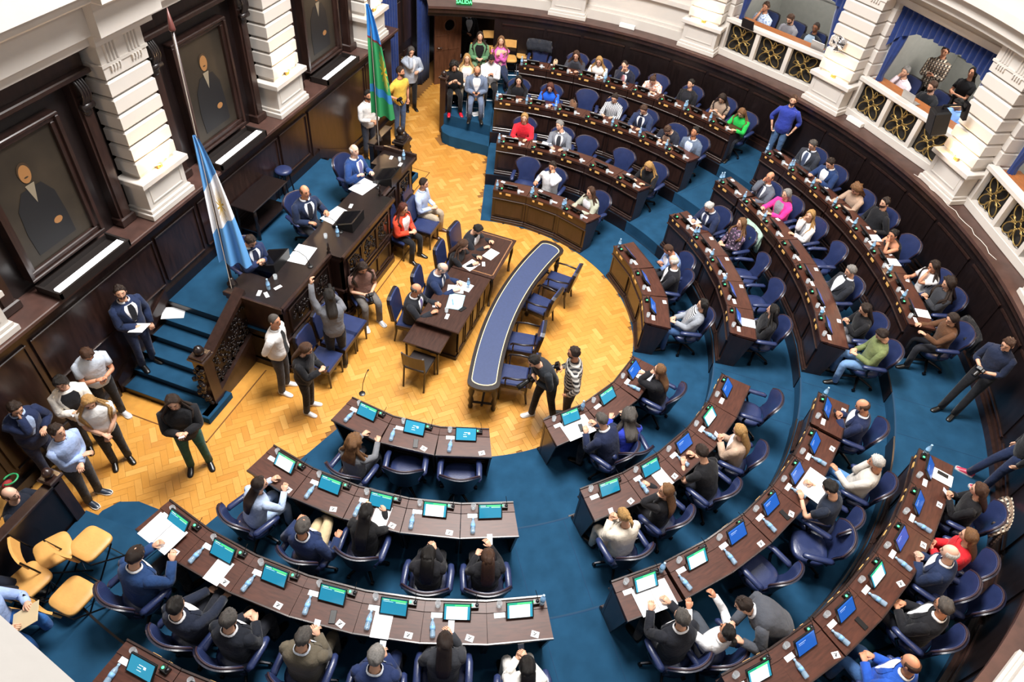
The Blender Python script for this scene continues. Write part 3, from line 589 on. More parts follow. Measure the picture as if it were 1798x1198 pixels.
# ------------------------------------------------------------------ chair kinds
def side_chair(back='blue', arms=False):
    """upholstered wooden chair facing +y; seat height .46"""
    P = []; LM = WB
    P.append(('seat', MB().box(-.23, .23, -.22, .24, .4, .475, .022).mesh('seat', LEA, True, True)))
    P.append(('seat_frame', MB().box(-.22, .22, -.21, .23, .34, .4).mesh('seat_frame', LM)))
    R = []
    for z, w, y in ((.5, .21, -.235), (.7, .22, -.26), (.9, .22, -.29), (.98, .19, -.305), (1.0, .12, -.31)): R.append([(-w, y, z), (w, y, z), (w, y-.05, z), (-w, y-.05, z)])
    if arms: R = [[(x*(1.08), y, z*.9-.0) for x, y, z in q] for q in R]
    P.append(('backrest', MB().loft(R).mesh('backrest', LEA if back == 'blue' else WB)))
    R2 = [[(x*1.06, y-.028, z+.004) for x, y, z in q] for q in R]
    P.append(('back_frame', MB().loft(R2).mesh('back_frame', LM)))
    for sx in (-1, 1):
        P.append(('leg', MB().tube([(sx*.2, .21, .34), (sx*.2, .21, .2), (sx*.2, .215, 0)], [.025, .02, .015], 6).mesh('leg', LM)))
        P.append(('leg', MB().tube([(sx*.2, -.235, .52), (sx*.2, -.23, .25), (sx*.2, -.27, 0)], [.024, .022, .016], 6).mesh('leg', LM)))
        if arms: P.append(('armrest', MB().tube([(sx*.24, -.27, .68), (sx*.28, -.05, .67), (sx*.27, .14, .66), (sx*.26, .17, .62)], .018, 7).tube([(sx*.27, .12, .66), (sx*.25, .13, .55), (sx*.23, .12, .4)], .015, 6).mesh('armrest', LM, True)))
    return P
SIDE = side_chair(); ARMC = side_chair(arms=True)
WCH = [('seat', MB().box(-.21, .21, -.2, .22, .41, .45, .01).mesh('seat', WB)), ('backrest', MB().loft([[(x, -.22-.03*(1-(x/.2)**2)-(z-.5)*.12, z) for x in np.linspace(-.2, .2, 7)]+[(x, -.24-.03*(1-(x/.2)**2)-(z-.5)*.12, z) for x in np.linspace(.2, -.2, 7)] for z in (.56, .7, .86)]).mesh('backrest', WD))]
for sx in (-1, 1): WCH += [('leg', MB().tube([(sx*.19, .2, .41), (sx*.19, .2, 0)], .018, 6).mesh('leg', WB)), ('leg', MB().tube([(sx*.19, -.28, .87), (sx*.19, -.21, .45), (sx*.19, -.26, 0)], .018, 6).mesh('leg', WB))]
FOLD = [('seat', MB().loft([[(.205*k*math.copysign(abs(math.cos(t))**.45, math.cos(t)), .205*k*math.copysign(abs(math.sin(t))**.45, math.sin(t)), z) for t in np.arange(28)*2*PI/28] for z, k in ((.43, .96), (.44, 1), (.47, 1), (.482, .95), (.486, .6))]).mesh('seat', TAN, True)), ('backrest', MB().loft([[(x, -.24-(z-.6)*.2-.03*(1-(x/.21)**2), z) for x in np.linspace(-.21, .21, 7)]+[(x, -.27-(z-.6)*.2-.03*(1-(x/.21)**2), z) for x in np.linspace(.21, -.21, 7)] for z in (.64, .66, .8, .82)]).mesh('backrest', TAN))]
for sx in (-1, 1):
    FOLD += [('frame_tube', MB().tube([(sx*.22, -.29, .84), (sx*.22, -.2, .45), (sx*.22, .22, 0)], .011, 6).mesh('frame_tube', METAL)), ('rear_leg', MB().tube([(sx*.2, .12, .43), (sx*.2, -.24, 0)], .011, 6).mesh('rear_leg', METAL))]
FOLD.append(('cross_bar', MB().tube([(-.2, -.22, .02), (.2, -.22, .02)], .008, 5).tube([(-.22, .16, .08), (.22, .16, .08)], .008, 5).mesh('cross_bar', CHROME)))
def swivel():
    P = []
    # round padded seat
    R = []
    for z, k in ((.4, .9), (.43, 1), (.475, 1), (.495, .9), (.5, .55)):
        t = np.linspace(0, 2*PI, 21)[:-1]; c, s = np.cos(t), np.sin(t); R.append(np.c_[.245*k*np.sign(c)*abs(c)**.7, .02+.245*k*np.sign(s)*abs(s)**.7, np.full(20, z)])
    P.append(('seat', MB().loft(R).mesh('seat', LEA, True)))
    # wrapped back: grid over height and angle
    nu, nh = 13, 8
    def pt(i, j, off):
        u = -1+2*i/(nu-1); v = j/(nh-1); half = (46-10*math.sin(min(1, v*1.25)*PI)+4*v)*PI/180
        top = .99-.1*abs(u)**3.5
        z = .47+(top-.47)*v; r = .265+.085*v**1.3+off; a = u*half
        return (r*math.sin(a), .03-r*math.cos(a)-.03*v, z)
    inner = [[pt(i, j, 0) for i in range(nu)] for j in range(nh)]; outer = [[pt(i, j, .055) for i in range(nu)] for j in range(nh)]
    def grid(mb, G, flip=False):
        k = len(G[0]); f = []
        for j in range(len(G)-1):
            for i in range(k-1): a = j*k+i; q = (a, a+1, a+k+1, a+k); f.append(q[::-1] if flip else q)
        mb.add(np.array(G).reshape(-1, 3), f)
    mb = MB(); mid = [[tuple((np.array(a)*.62+np.array(b)*.38)) for a, b in zip(p, q)] for p, q in zip(inner, outer)]
    grid(mb, inner, True); bd = [(0, i) for i in range(nu)]+[(j, nu-1) for j in range(1, nh)]+[(nh-1, i) for i in range(nu-2, -1, -1)]+[(j, 0) for j in range(nh-2, 0, -1)]
    edge = [[inner[j][i] for j, i in bd], [mid[j][i] for j, i in bd]]; mb.loft(edge, False, False); P.append(('backrest', mb.mesh('backrest', LEA, True)))
    mb = MB(); grid(mb, outer); mb.loft([[mid[j][i] for j, i in bd], [outer[j][i] for j, i in bd]], False, False); P.append(('back_shell', mb.mesh('back_shell', LEAD, True)))
    pts = [mid[j][i] for j, i in [(j, 0) for j in range(1, nh)]+[(nh-1, i) for i in range(1, nu)]+[(j, nu-1) for j in range(nh-2, 0, -1)]]
    P.append(('piping', MB().tube(np.array(pts)*[1, 1, 1]+[0, 0, .003], .013, 6).mesh('piping', PIPE, True)))
    for s in (-1, 1):
        P.append(('armrest', MB().tube([(s*.27, -.2, .68), (s*.285, -.16, .69), (s*.285, .08, .685), (s*.27, .17, .67), (s*.265, .19, .66)], [.03, .045, .045, .04, .02], 9, flat=.7, up=(1, 0, 0)).mesh('armrest', LEA, True)))
        P.append(('arm_support', MB().tube([(s*.28, .06, .67), (s*.28, .08, .56), (s*.24, .02, .44)], .02, 6).mesh('arm_support', METAL)))
    P.append(('seat_shell', MB().lathe([(.08, .3), (.2, .34), (.25, .4), (.25, .43)], 20, (0, .02, 0)).mesh('seat_shell', LEAD, True)))
    mb = MB().lathe([(.03, .1), (.03, .3)], 10)
    for i in range(5):
        a = i*2*PI/5+.3; c, s = math.cos(a), math.sin(a); mb.tube([(0, 0, .12), (.15*c, .15*s, .1), (.28*c, .28*s, .07)], [.03, .022, .016], 6); mb.lathe([(.028, -.018), (.028, .018)], 10, (.28*c, .28*s, .03), 'x')
    P.append(('swivel_base', mb.mesh('swivel_base', METAL, True, True)))
    return P
SWIV = swivel()
for _p in SWIV:
    if _p[0] != 'swivel_base': _p[1].transform(Matrix.Translation((0, 0, -.05)))
# ------------------------------------------------------------------ tables on the parquet
t = thing('clerks_desk', 'large dark wood clerks desk with panelled sides in front of the dais', 'desk')
obj('desk_top', MB().box(-.42, 1.15, -.56, .24, .73, .77, .012), WTB, t)
obj('desk_body', MB().box(-.36, 1.08, -.3, .17, .06, .73), WD, t); obj('plinth', MB().box(-.38, 1.1, -.32, .19, 0, .08), WB, t)
for i in range(4):
    x = -.3+.35*i; obj('side_panel', MB().box(x, x+.28, .168, .185, .14, .66, .006), WR if 0 else WD, t); mb = MB()
    for q in ((x, x+.28, .14, .16), (x, x+.28, .64, .66), (x, x+.02, .16, .64), (x+.26, x+.28, .16, .64)): mb.box(q[0], q[1], .17, .2, q[2], q[3])
    obj('panel_moulding', mb, WD, t)
t = thing('writing_table', 'dark writing table with tooled brown leather top and curved legs', 'table')
obj('table_top', MB().box(-1.74, -.44, -.55, .3, .73, .77, .012), WTB, t)
obj('tooled_border', MB().box(-1.68, -.5, -.5, -.48, .77, .7715).box(-1.68, -.5, .23, .25, .77, .7715).box(-1.68, -1.66, -.5, .25, .77, .7715).box(-.52, -.5, -.5, .25, .77, .7715), mat('tooling', '8a6242', .4, var=.4, vscale=60), t)
obj('apron', MB().box(-1.66, -.5, -.46, .22, .62, .73), WD, t)
for x, y in ((-1.66, -.47), (-1.66, .22), (-.5, -.47), (-.5, .22)): obj('leg', MB().tube([(x, y, .73), (x-.02, y+.02, .5), (x+.02, y, .2), (x, y, 0)], [.045, .03, .022, .03], 8), WB, t, smooth=True)
t = thing('typist_table', 'small dark side table with slim legs at the end of the clerks desk', 'table')
obj('table_top', MB().box(1.02, 1.58, -.62, .08, .6, .63, .008), WTB, t); obj('apron', MB().box(1.06, 1.54, -.57, .03, .53, .6), WB, t)
for x in (1.06, 1.53):
    for y in (-.57, .02): obj('leg', MB().tube([(x, y, .53), (x, y, 0)], [.022, .015], 6), WB, t)
make('wooden_chair', WCH, 'plain dark wooden chair pulled up to the small side table', 'chair', TM((1.75, -.22, 0), PI/2))
# curved reporters' table
def ycurve(x): return .5+.066*(x-.05)**2
def curved_strip(inset, z0, z1, n=28):
    xs = np.linspace(-1.9+inset, 2.1-inset, n); A = []; 
    def side(o): 
        R = []
        for x in xs:
            s = .132*(x-.05); nn = np.array([-s, 1])/math.hypot(1, s); p = np.array([x, ycurve(x)])+nn*o; R.append(p)
        return R
    lo, hi = side(inset), side(.53-inset); w = (.53-2*inset)/2
    endc = (lo[-1]+hi[-1])/2; d = (hi[-1]-lo[-1])/2; e = np.array([d[1], -d[0]]); cap1 = [endc-d*math.cos(a)+e*math.sin(a)*.55 for a in np.linspace(0, PI, 9)[1:-1]]
    endc0 = (lo[0]+hi[0])/2; d0 = (lo[0]-hi[0])/2; e0 = np.array([d0[1], -d0[0]]); cap0 = [endc0-d0*math.cos(a)+e0*math.sin(a)*.55 for a in np.linspace(0, PI, 9)[1:-1]]
    pts = [tuple(p) for p in lo+cap1+hi[::-1]+cap0]
    return pts
t = thing('reporters_table', 'long curved table with blue inlaid top in the middle of the parquet', 'table')
obj('table_top', MB().prism(curved_strip(0, 0, 0), .73, .78), WB, t)
obj('gilt_line', MB().prism(curved_strip(.06, 0, 0), .775, .7815), mat('gilt_line', 'd8c79a', .5), t)
obj('blue_inlay', MB().prism(curved_strip(.072, 0, 0), .776, .783), mat('inlay_blue', '2d3b60', .6, var=.08, vscale=30, bump=.1, bscale=200), t)
obj('apron', MB().prism(curved_strip(.06, 0, 0), .63, .73), WB, t)
for x in (-1.85, -.6, .7, 2.0):
    for o_ in (.07, .46):
        s = .132*(x-.05); nn = np.array([-s, 1])/math.hypot(1, s); p = np.array([x, ycurve(x)])+nn*o_
        obj('leg', MB().lathe([(.035, 0), (.045, .05), (.03, .1), (.05, .2), (.03, .3), (.055, .42), (.035, .52), (.045, .63)], 10, (p[0], p[1], 0)), WB, t, smooth=True)
    s = .132*(x-.05); nn = np.array([-s, 1])/math.hypot(1, s); pa = np.array([x, ycurve(x)])+nn*.07; pb = np.array([x, ycurve(x)])+nn*.46
    obj('stretcher', MB().tube([(*pa, .15), (*pb, .15)], .022, 6), WB, t)
obj('stretcher', MB().tube([(x, ycurve(x)+.27, .15) for x in np.linspace(-1.85, 2, 9)], .022, 6), WB, t)
for (u, v), q, dz in (((970, 490), 'nearest the far end', .1), ((935, 530), 'second from the far end', -.1), ((905, 597), 'second from the photographer', .1), ((892, 655), 'beside the photographer', 0)):
    p = at(u, v, .46); make('armchair', ARMC, 'blue leather armchair at the curved table, '+q, 'chair', TM((p[0], p[1]+.12, 0), PI+dz+.13*p[0]), 'armchairs at the curved table')
for (u, v), q in (((540, 620), 'in front of the leather-jacketed person'), ((573, 585), 'behind the person raising an arm'), ((618, 572), 'next to the person in brown'), ((738, 392), 'beside the person in the orange jacket')):
    p = at(u, v, .46); make('upholstered_chair', SIDE, 'blue upholstered chair against the dais, '+q, 'chair', TM((p[0], -1.72, 0)), 'blue chairs against the dais')
# ------------------------------------------------------------------ members' desks
def desk_parts(w, wo):
    """front at y=0 facing -y (the floor of the house), sitter at +y; wo = width at the sitter side"""
    h, ho = w/2-.004, wo/2-.006
    def trap(y0, y1, z0, z1, e=0, z1b=None):
        k = lambda y: h+(ho-h)*y/.47+e
        zb = z1 if z1b is None else z1b; dz = zb-z1
        return MB().add([(-k(y0), y0, z0), (k(y0), y0, z0), (k(y1), y1, z0+dz), (-k(y1), y1, z0+dz), (-k(y0), y0, z1), (k(y0), y0, z1), (k(y1), y1, zb), (-k(y1), y1, zb)], [(3, 2, 1, 0), (4, 5, 6, 7), (0, 1, 5, 4), (1, 2, 6, 5), (2, 3, 7, 6), (3, 0, 4, 7)])
    P = []
    P.append(('front_board', trap(.03, .07, 0, .62).mesh('front_board', WD)))
    P.append(('plinth', MB().box(-h, h, -.03, .1, 0, .07, .01).box(-h, h, -.005, .09, .07, .11, .01).mesh('plinth', WD)))
    fp = MB().box(-h+.07, h-.07, .012, .03, .17, .54, .008); pf = MB()
    for q in ((-h+.05, h-.05, .15, .17), (-h+.05, h-.05, .54, .56), (-h+.05, -h+.07, .17, .54), (h-.07, h-.05, .17, .54)): pf.box(q[0], q[1], .005, .03, q[2], q[3])
    P.append(('front_panel', fp.mesh('front_panel', WD), [('panel_moulding', pf.mesh('panel_moulding', WB))]))
    P.append(('cornice_moulding', MB().box(-h, h, -.02, .08, .585, .62, .008).mesh('cornice_moulding', WD)))
    P.append(('frieze', trap(-.0, .05, .62, .79).mesh('frieze', WD)))
    for s in (-1, 1):
        P.append(('end_panel', MB().add([(s*(h-.03), .05, 0), (s*h, .05, 0), (s*(h+(ho-h)*.5), .3, 0), (s*(h+(ho-h)*.5-.03), .3, 0), (s*(h-.03), .05, .74), (s*h, .05, .74), (s*ho, .45, .70), (s*(ho-.03), .45, .70)], [(3, 2, 1, 0), (4, 5, 6, 7), (0, 1, 5, 4), (1, 2, 6, 5), (2, 3, 7, 6), (3, 0, 4, 7)]).mesh('end_panel', WD)))
    P.append(('ledge', trap(-.015, .13, .765, .795).mesh('ledge', WT)))
    rim = MB().box(-h, h, -.02, .0, .79, .812)
    P.append(('ledge_rim', rim.mesh('ledge_rim', WD)))
    P.append(('worktop', trap(.125, .47, .745, .785, .0, .765).mesh('worktop', WT)))
    P.append(('worktop_edge', trap(.465, .48, .73, .767, .002).mesh('worktop_edge', WD)))
    pn_ = MB(); pn_.box(-.06, .03, -.012, .0, .80, .845, 0, TM((h*.4-.1, .0, 0), 0))
    P.append(('number_plate', MB().box(-.08, .03, -.028, -.02, .74, .784).mesh('number_plate', GOLDP))); P.append(('number_plate', MB().box(-.22, -.17, -.028, -.02, .74, .78).mesh('number_plate', GOLDP)))
    return P
def uvquad(name, w, h, m, y=0):
    me = bpy.data.meshes.new(name); me.from_pydata([(-w/2, y, -h/2), (w/2, y, -h/2), (w/2, y, h/2), (-w/2, y, h/2)], [], [(0, 1, 2, 3)]); me.materials.append(m)
    u = me.uv_layers.new(name='UVMap'); u.data.foreach_set('uv', [0, 0, 1, 0, 1, 1, 0, 1]); return me
def screen_mat(name, base, bands, estr=.75):
    """flat print: rectangles (u0,u1,v0,v1,colour) over a base colour"""
    m = bpy.data.materials.new(name); m.use_nodes = True; n, l, b = N(m); b.inputs['Roughness'].default_value = .18
    uv = n.new('ShaderNodeUVMap'); sp = n.new('ShaderNodeSeparateXYZ'); l.new(uv.outputs[0], sp.inputs[0]); last = None
    rgb = n.new('ShaderNodeRGB'); rgb.outputs[0].default_value = (*lin(base), 1); last = rgb.outputs[0]
    for u0, u1, v0, v1, c in bands:
        acc = None
        for out, lo, hi in ((0, u0, u1), (1, v0, v1)):
            for op, val in (('GREATER_THAN', lo), ('LESS_THAN', hi)):
                k = n.new('ShaderNodeMath'); k.operation = op; l.new(sp.outputs[out], k.inputs[0]); k.inputs[1].default_value = val
                if acc is None: acc = k.outputs[0]
                else: q = n.new('ShaderNodeMath'); q.operation = 'MULTIPLY'; l.new(acc, q.inputs[0]); l.new(k.outputs[0], q.inputs[1]); acc = q.outputs[0]
        mx = n.new('ShaderNodeMix'); mx.data_type = 'RGBA'; l.new(acc, mx.inputs[0]); l.new(last, mx.inputs[6]); mx.inputs[7].default_value = (*lin(c), 1); last = mx.outputs[2]
    l.new(last, b.inputs['Base Color']); l.new(last, b.inputs['Emission Color']); b.inputs['Emission Strength'].default_value = estr
    return m
SM = {'teal': screen_mat('screen_teal', '1b6f8c', [(.0, 1, .86, .97, '1f8a5e'), (.35, .95, .86, .95, '4fd36a'), (.55, .95, .76, .82, '8fe0a0'), (.06, .3, .88, .92, 'd8f0f0'), (.06, .45, .78, .81, '9fd0dd')]),
      'white': screen_mat('screen_page', 'dce9f0', [(.0, 1, .84, 1, '1f8a6e'), (.4, .95, .88, .95, '4fd36a'), (.9, 1, 0, .84, '2b7d96'), (.0, .08, 0, .84, '2b7d96'), (.2, .7, .4, .44, 'b0bcc6')], .9),
      'blue': screen_mat('screen_blue', '1d4fa0', [(.0, 1, .9, .97, '2a62b8'), (.12, .5, .72, .76, '9fb8e6'), (.12, .42, .62, .65, '7f9fd8')], .55),
      'logo': screen_mat('screen_logo', '2a7f9c', [(.4, .58, .62, .66, 'e6f2f4'), (.36, .52, .45, .49, 'd0e6ea'), (.36, .55, .28, .32, 'd0e6ea'), (.6, .7, .5, .66, 'eef6f7')])}
MONB = [('bezel', MB().box(-.16, .16, -.012, .012, -.105, .105, .005).mesh('bezel', BLK)), ('stand', MB().box(-.05, .05, .012, .05, -.09, .02).mesh('stand', BLK))]
SCRQ = {k: uvquad('display', .292, .178, v) for k, v in SM.items()}
BOTP = [('bottle_body', MB().lathe([(.028, 0), (.031, .01), (.031, .06), (.028, .07), (.031, .08), (.031, .13), (.027, .155), (.013, .185), (.012, .2)], 12).mesh('bottle_body', BOT, True)), ('bottle_label', MB().lathe([(.0316, .075), (.0316, .12)], 12).mesh('bottle_label', BOTL, True)), ('bottle_cap', MB().lathe([(.0145, .198), (.0145, .215), (.01, .218)], 10).mesh('bottle_cap', mat('cap_blue', '9fc4e6', .4)))]
GLSM = MB().lathe([(.026, 0), (.03, .004), (.034, .085), (.032, .085), (.028, .01), (.004, .008)], 14).mesh('drinking_glass', GLS, True)
TERM = [('console', MB().box(-.05, .05, -.035, .035, 0, .045, .006).mesh('console', BLK)), ('indicator_light', MB().lathe([(.014, 0), (.014, .006), (.004, .01)], 10, (-.025, 0, .045)).mesh('indicator_light', LED)), ('microphone', MB().lathe([(.022, 0), (.02, .015), (.006, .02)], 10, (.03, 0, .045)).tube([(.03, 0, .06), (.03, .03, .1), (.02, .1, .12)], .004, 5).mesh('microphone', METAL))]
CARDM = MB().box(-.065, .065, -.03, .03, 0, .002).mesh('name_card', PAPER)
RIB = [('card', MB().box(-.045, .045, -.035, .035, 0, .002).mesh('card', PAPER)), ('ribbon_print', MB().tube([(-.015, -.02, .0025), (.002, .01, .0025), (.012, .02, .0025), (.014, .008, .0025), (-.005, -.005, .0025), (.02, -.022, .0025)], .005, 4, flat=.1).mesh('ribbon_print', BLK))]
PHM = MB().box(-.036, .036, -.075, .075, 0, .009, .003).mesh('phone', BLK); PHW = [('case', MB().box(-.036, .036, -.075, .075, 0, .009, .003).mesh('case', mat('phone_light', 'd9d9dd', .3))), ('display', MB().box(-.032, .032, -.069, .069, .009, .0095).mesh('display', mat('phone_display', 'b9cde8', .2, emit='b9cde8', estr=.6)))]
PHB = [('case', MB().box(-.036, .036, -.075, .075, 0, .009, .003).mesh('case', BLK)), ('display', MB().box(-.032, .032, -.069, .069, .009, .0095).mesh('display', mat('phone_glass', '2b3340', .1)))]
def sheet(w, h, n=1): return MB().box(-w/2, w/2, -h/2, h/2, 0, .003*n).mesh('paper_sheet', PAPER)
SH = {'a4': sheet(.21, .297), 'open': MB().box(-.24, -.003, -.17, .17, 0, .004).box(.003, .24, -.17, .17, 0, .005).mesh('open_document', PAPER), 'small': sheet(.15, .1)}
DESKM = {}
SEATS = {}
ANG = {('D', 1): [20.1, 6.9, -6.4], ('D', 2): [24.3, 15.65, 7.0, -1.65, -10.3], ('D', 3): [26.4, 19.8, 13.2, 6.6, 0, -6.6, -13.2], ('D', 4): [1.05, -4.27],
       ('C', 1): [75.3, 62, 48.7], ('C', 2): [79.3, 70.65, 62, 53.35, 44.7], ('C', 3): [81.3, 74.1, 67.75, 61.1, 54.4, 47.9, 40.9], ('C', 4): [76.7, 71.5, 66.2, 60.9, 55.6, 50.2, 44.95]}
C4B = [76.7, 71.5, 66.2, 60.9, 55.6, 50.2, 44.9, 39.6]
ANG[('B', 1)] = [180-a for a in (48.7, 62, 75.3)]; ANG[('B', 2)] = [180-a for a in (44.7, 53.35, 62, 70.65, 79.3)]
ANG[('B', 3)] = [180-a for a in (40.9, 47.9, 54.4, 61.1, 67.75, 74.1, 80.6)]; ANG[('B', 4)] = [180-a for a in C4B[::-1]]
ANG[('A', 1)] = [180-a for a in (-6.4, 6.9, 20.1)]; ANG[('A', 2)] = [180-a for a in (-10.3, -1.65, 7, 15.65, 24.3)]
ANG[('A', 3)] = [180-a for a in (-13.2, -6.6, 0, 6.6, 13.2, 19.8, 26.4)]; ANG[('A', 4)] = [180-a for a in (-10.0, -4.65, .7, 6.05, 11.4, 16.75, 22.1, 27.4)]
BLOCK = {'A': 'by door', 'B': 'by balconies', 'C': 'lower right', 'D': 'lower left'}
ROWN = ['', 'front row', 'second row', 'third row', 'back row']; ORD = ['first', 'second', 'third', 'fourth', 'fifth', 'sixth', 'seventh', 'eighth']
END = {'A': 'from platform', 'B': 'from far aisle', 'C': 'from middle aisle', 'D': 'from near aisle'}
SHORT = {}
def place_name(s, k, i): return '%s %s %s, %s' % (ROWN[k], ORD[i], END[s], BLOCK[s])
def owner(key): return 'of the '+SHORT[key] if key in SHORT else 'at empty place, '+place_name(*key)
# ------------------------------------------------------------------ people
def cloth(c):
    if c in PATT: return PATT[c]
    return mat('cloth_'+c, c, .82, var=.14, vscale=5, bump=1.0, bscale=10, spec=.25, sheen=.1)
PATT = {}
def pattern(name, kind, c1, c2, scale=30, c3=None):
    m = bpy.data.materials.new(name); m.use_nodes = True; n, l, b = N(m); b.inputs['Roughness'].default_value = .85; PATT[name] = m
    tc = n.new('ShaderNodeTexCoord'); col = None
    def mixc(fac, a, c):
        mx = n.new('ShaderNodeMix'); mx.data_type = 'RGBA'; l.new(fac, mx.inputs[0])
        for i, q in ((6, a), (7, c)):
            if isinstance(q, str): mx.inputs[i].default_value = (*lin(q), 1)
            else: l.new(q, mx.inputs[i])
        return mx.outputs[2]
    def wave(axis, sc):
        w = n.new('ShaderNodeTexWave'); w.bands_direction = axis; w.inputs['Scale'].default_value = sc; l.new(tc.outputs['Object'], w.inputs[0])
        g = n.new('ShaderNodeMath'); g.operation = 'GREATER_THAN'; g.inputs[1].default_value = .55; l.new(w.outputs['Fac'], g.inputs[0]); return g.outputs[0]
    if kind == 'stripe': col = mixc(wave('Z', scale), c1, c2)
    elif kind == 'vstripe': col = mixc(wave('X', scale), c1, c2)
    elif kind == 'plaid': col = mixc(wave('Z', scale), mixc(wave('X', scale), c1, c2), c3 or c2)
    else:
        v = n.new('ShaderNodeTexVoronoi'); v.inputs['Scale'].default_value = scale; l.new(tc.outputs['Object'], v.inputs['Vector'])
        g = n.new('ShaderNodeMath'); g.operation = 'LESS_THAN'; g.inputs[1].default_value = .42; l.new(v.outputs['Distance'], g.inputs[0])
        g2 = n.new('ShaderNodeMath'); g2.operation = 'LESS_THAN'; g2.inputs[1].default_value = .2; l.new(v.outputs['Distance'], g2.inputs[0]); col = mixc(g2.outputs[0], mixc(g.outputs[0], c1, c2), c3 or c1)
    l.new(col, b.inputs['Base Color']); return m
pattern('p_bw', 'vstripe', 'e6e6ea', '33343c', 9); pattern('p_knit', 'plaid', '202126', '77736e', 4.2, 'd6d2cb'); pattern('p_orange', 'dots', 'e8d9cc', 'd8652a', 22, 'f2ece4')
pattern('p_floral', 'dots', '3a3040', '7a5a78', 20, 'd8cfd2'); pattern('p_plaid', 'plaid', '2c2a2c', 'd6c9b4', 5, '7a685a'); pattern('p_blueprint', 'dots', 'c9d6ea', '4a6aa6', 30, 'eef2fa'); pattern('p_sailor', 'stripe', '24262e', 'e4e4e8', 11)
SKINS = {'l': 'd9a88c', 'm': 'c98f70', 't': 'b67c5c', 'd': '8f5f45', 'p': 'e2b6a0'}
def skin(k): return mat('skin_'+k, SKINS[k], .5, var=.06, vscale=12, spec=.35)
HAIRS = {'black': '17120f', 'dark': '2a1c14', 'brown': '4a3020', 'light': '7a5636', 'blond': 'b58c54', 'grey': '8a8682', 'white': 'cfccc8', 'salt': '55504c', 'auburn': '5a2c20'}
def hmat(k): return mat('hair_'+k, HAIRS[k], .42, var=.35, vscale=6, stretch=(14, 14, 3), bump=.6, bscale=40, spec=.5)
EYE = mat('eye_dark', '1d1512', .2); 
def lipm(k): return mat('lip_'+k, {'l': 'b06a5c', 'm': '9a5546', 't': '8a4a3c', 'd': '6a3c32', 'p': 'b8706a'}[k], .4)
def head_pt(az, el, off=0.):
    az, el, off = np.broadcast_arrays(np.asarray(az, float), np.asarray(el, float), np.asarray(off, float))
    ce, se = np.cos(el), np.sin(el); rx, ry, rz = .075+off, .096+off, .118+off
    x = rx*ce*np.sin(az); y = ry*ce*np.cos(az); z = rz*se
    low = np.clip((-se-.1)/.9, 0, 1); front = np.clip(np.cos(az), 0, 1); back = np.clip(-np.cos(az), 0, 1)
    x = x*(1-.28*low); y = y+.012*low*front+.03*low*back
    y = y-.008*np.exp(-((np.abs(az)-.4)/.2)**2)*np.exp(-((el-.1)/.16)**2)*(front > 0)
    return np.stack([x, y, z], -1)
NS, NR = 20, 13
_az = np.arange(NS)*2*PI/NS
HEADR = np.array([head_pt(_az, e) for e in np.linspace(-1.5, 1.5, NR)])
def ring(c, xa, ya, a, b, m=14, p=.8):
    t = np.arange(m)*2*PI/m; cs, sn = np.cos(t), np.sin(t)
    return c+a*(np.sign(cs)*abs(cs)**p)[:, None]*xa+b*(np.sign(sn)*abs(sn)**p)[:, None]*ya
def Rm(pitch=0, yaw=0, roll=0):      # local head turn: yaw about z (+ to own left), pitch + looks down
    cy, sy, cp, sp, cr, sr = math.cos(yaw), math.sin(yaw), math.cos(-pitch), math.sin(-pitch), math.cos(roll), math.sin(roll)
    return np.array([[cy, -sy, 0], [sy, cy, 0], [0, 0, 1]]) @ np.array([[1, 0, 0], [0, cp, -sp], [0, sp, cp]]) @ np.array([[cr, 0, sr], [0, 1, 0], [-sr, 0, cr]])
def norm(v): v = np.asarray(v, float); return v/(np.linalg.norm(v)+1e-9)
POSES = {'desk': ((.13, .42, .80), (-.13, .42, .80)), 'lap': ((.07, .27, .68), (-.07, .28, .68)), 'phone': ((.05, .27, .82), (-.05, .28, .80)), 'phone1': ((.06, .3, .86), (-.1, .27, .68)),
         'arms': ((.29, .2, .72), (-.29, .2, .72)), 'chin': ((.04, .17, 'h'), (-.12, .36, .78)), 'chinl': ((.12, .36, .78), (-.04, .17, 'h')), 'crossed': ((-.04, .2, .88), (.04, .21, .84)), 'knee': ((.12, .4, .64), (-.1, .38, .64)),
         'write': ((.1, .4, .80), (-.16, .4, .80)), 'read': ((.16, .38, .84), (-.16, .38, .84)), 'up': ((.16, .25, 1.25), (-.16, .28, 1.22)), 'rest': ((.12, .3, .70), (-.29, .2, .72)), 'hip': ((.3, .1, .74), (-.06, .17, 'h'))}
STP = {'down': ((.24, .04, .80), (-.24, .04, .80)), 'pocket': ((.23, .06, .92), (-.23, .06, .92)), 'phone': ((.06, .30, 1.2), (-.05, .30, 1.18)), 'camera': ((.07, .27, 1.12), (-.06, .29, 1.1)), 'shoot': ((.05, .25, 1.5), (-.06, .25, 1.48)), 'behind': ((.06, -.17, .95), (-.06, -.17, .95)),
       'crossed': ((-.05, .2, 1.1), (.04, .22, 1.05)), 'clasp': ((.03, .2, .98), (-.03, .21, .96)), 'paper': ((.08, .3, 1.12), (-.2, .15, .9)), 'mouth': ((.03, .16, 'h'), (-.14, .2, 1.14)), 'camhip': ((.2, .18, 1.08), (-.23, .06, .9)), 'raise': ((.06, .26, 1.5), (-.24, .2, 1.86)), 'reach': ((.3, .4, 1.1), (-.25, .35, 1.05))}
PEOPLE = 0
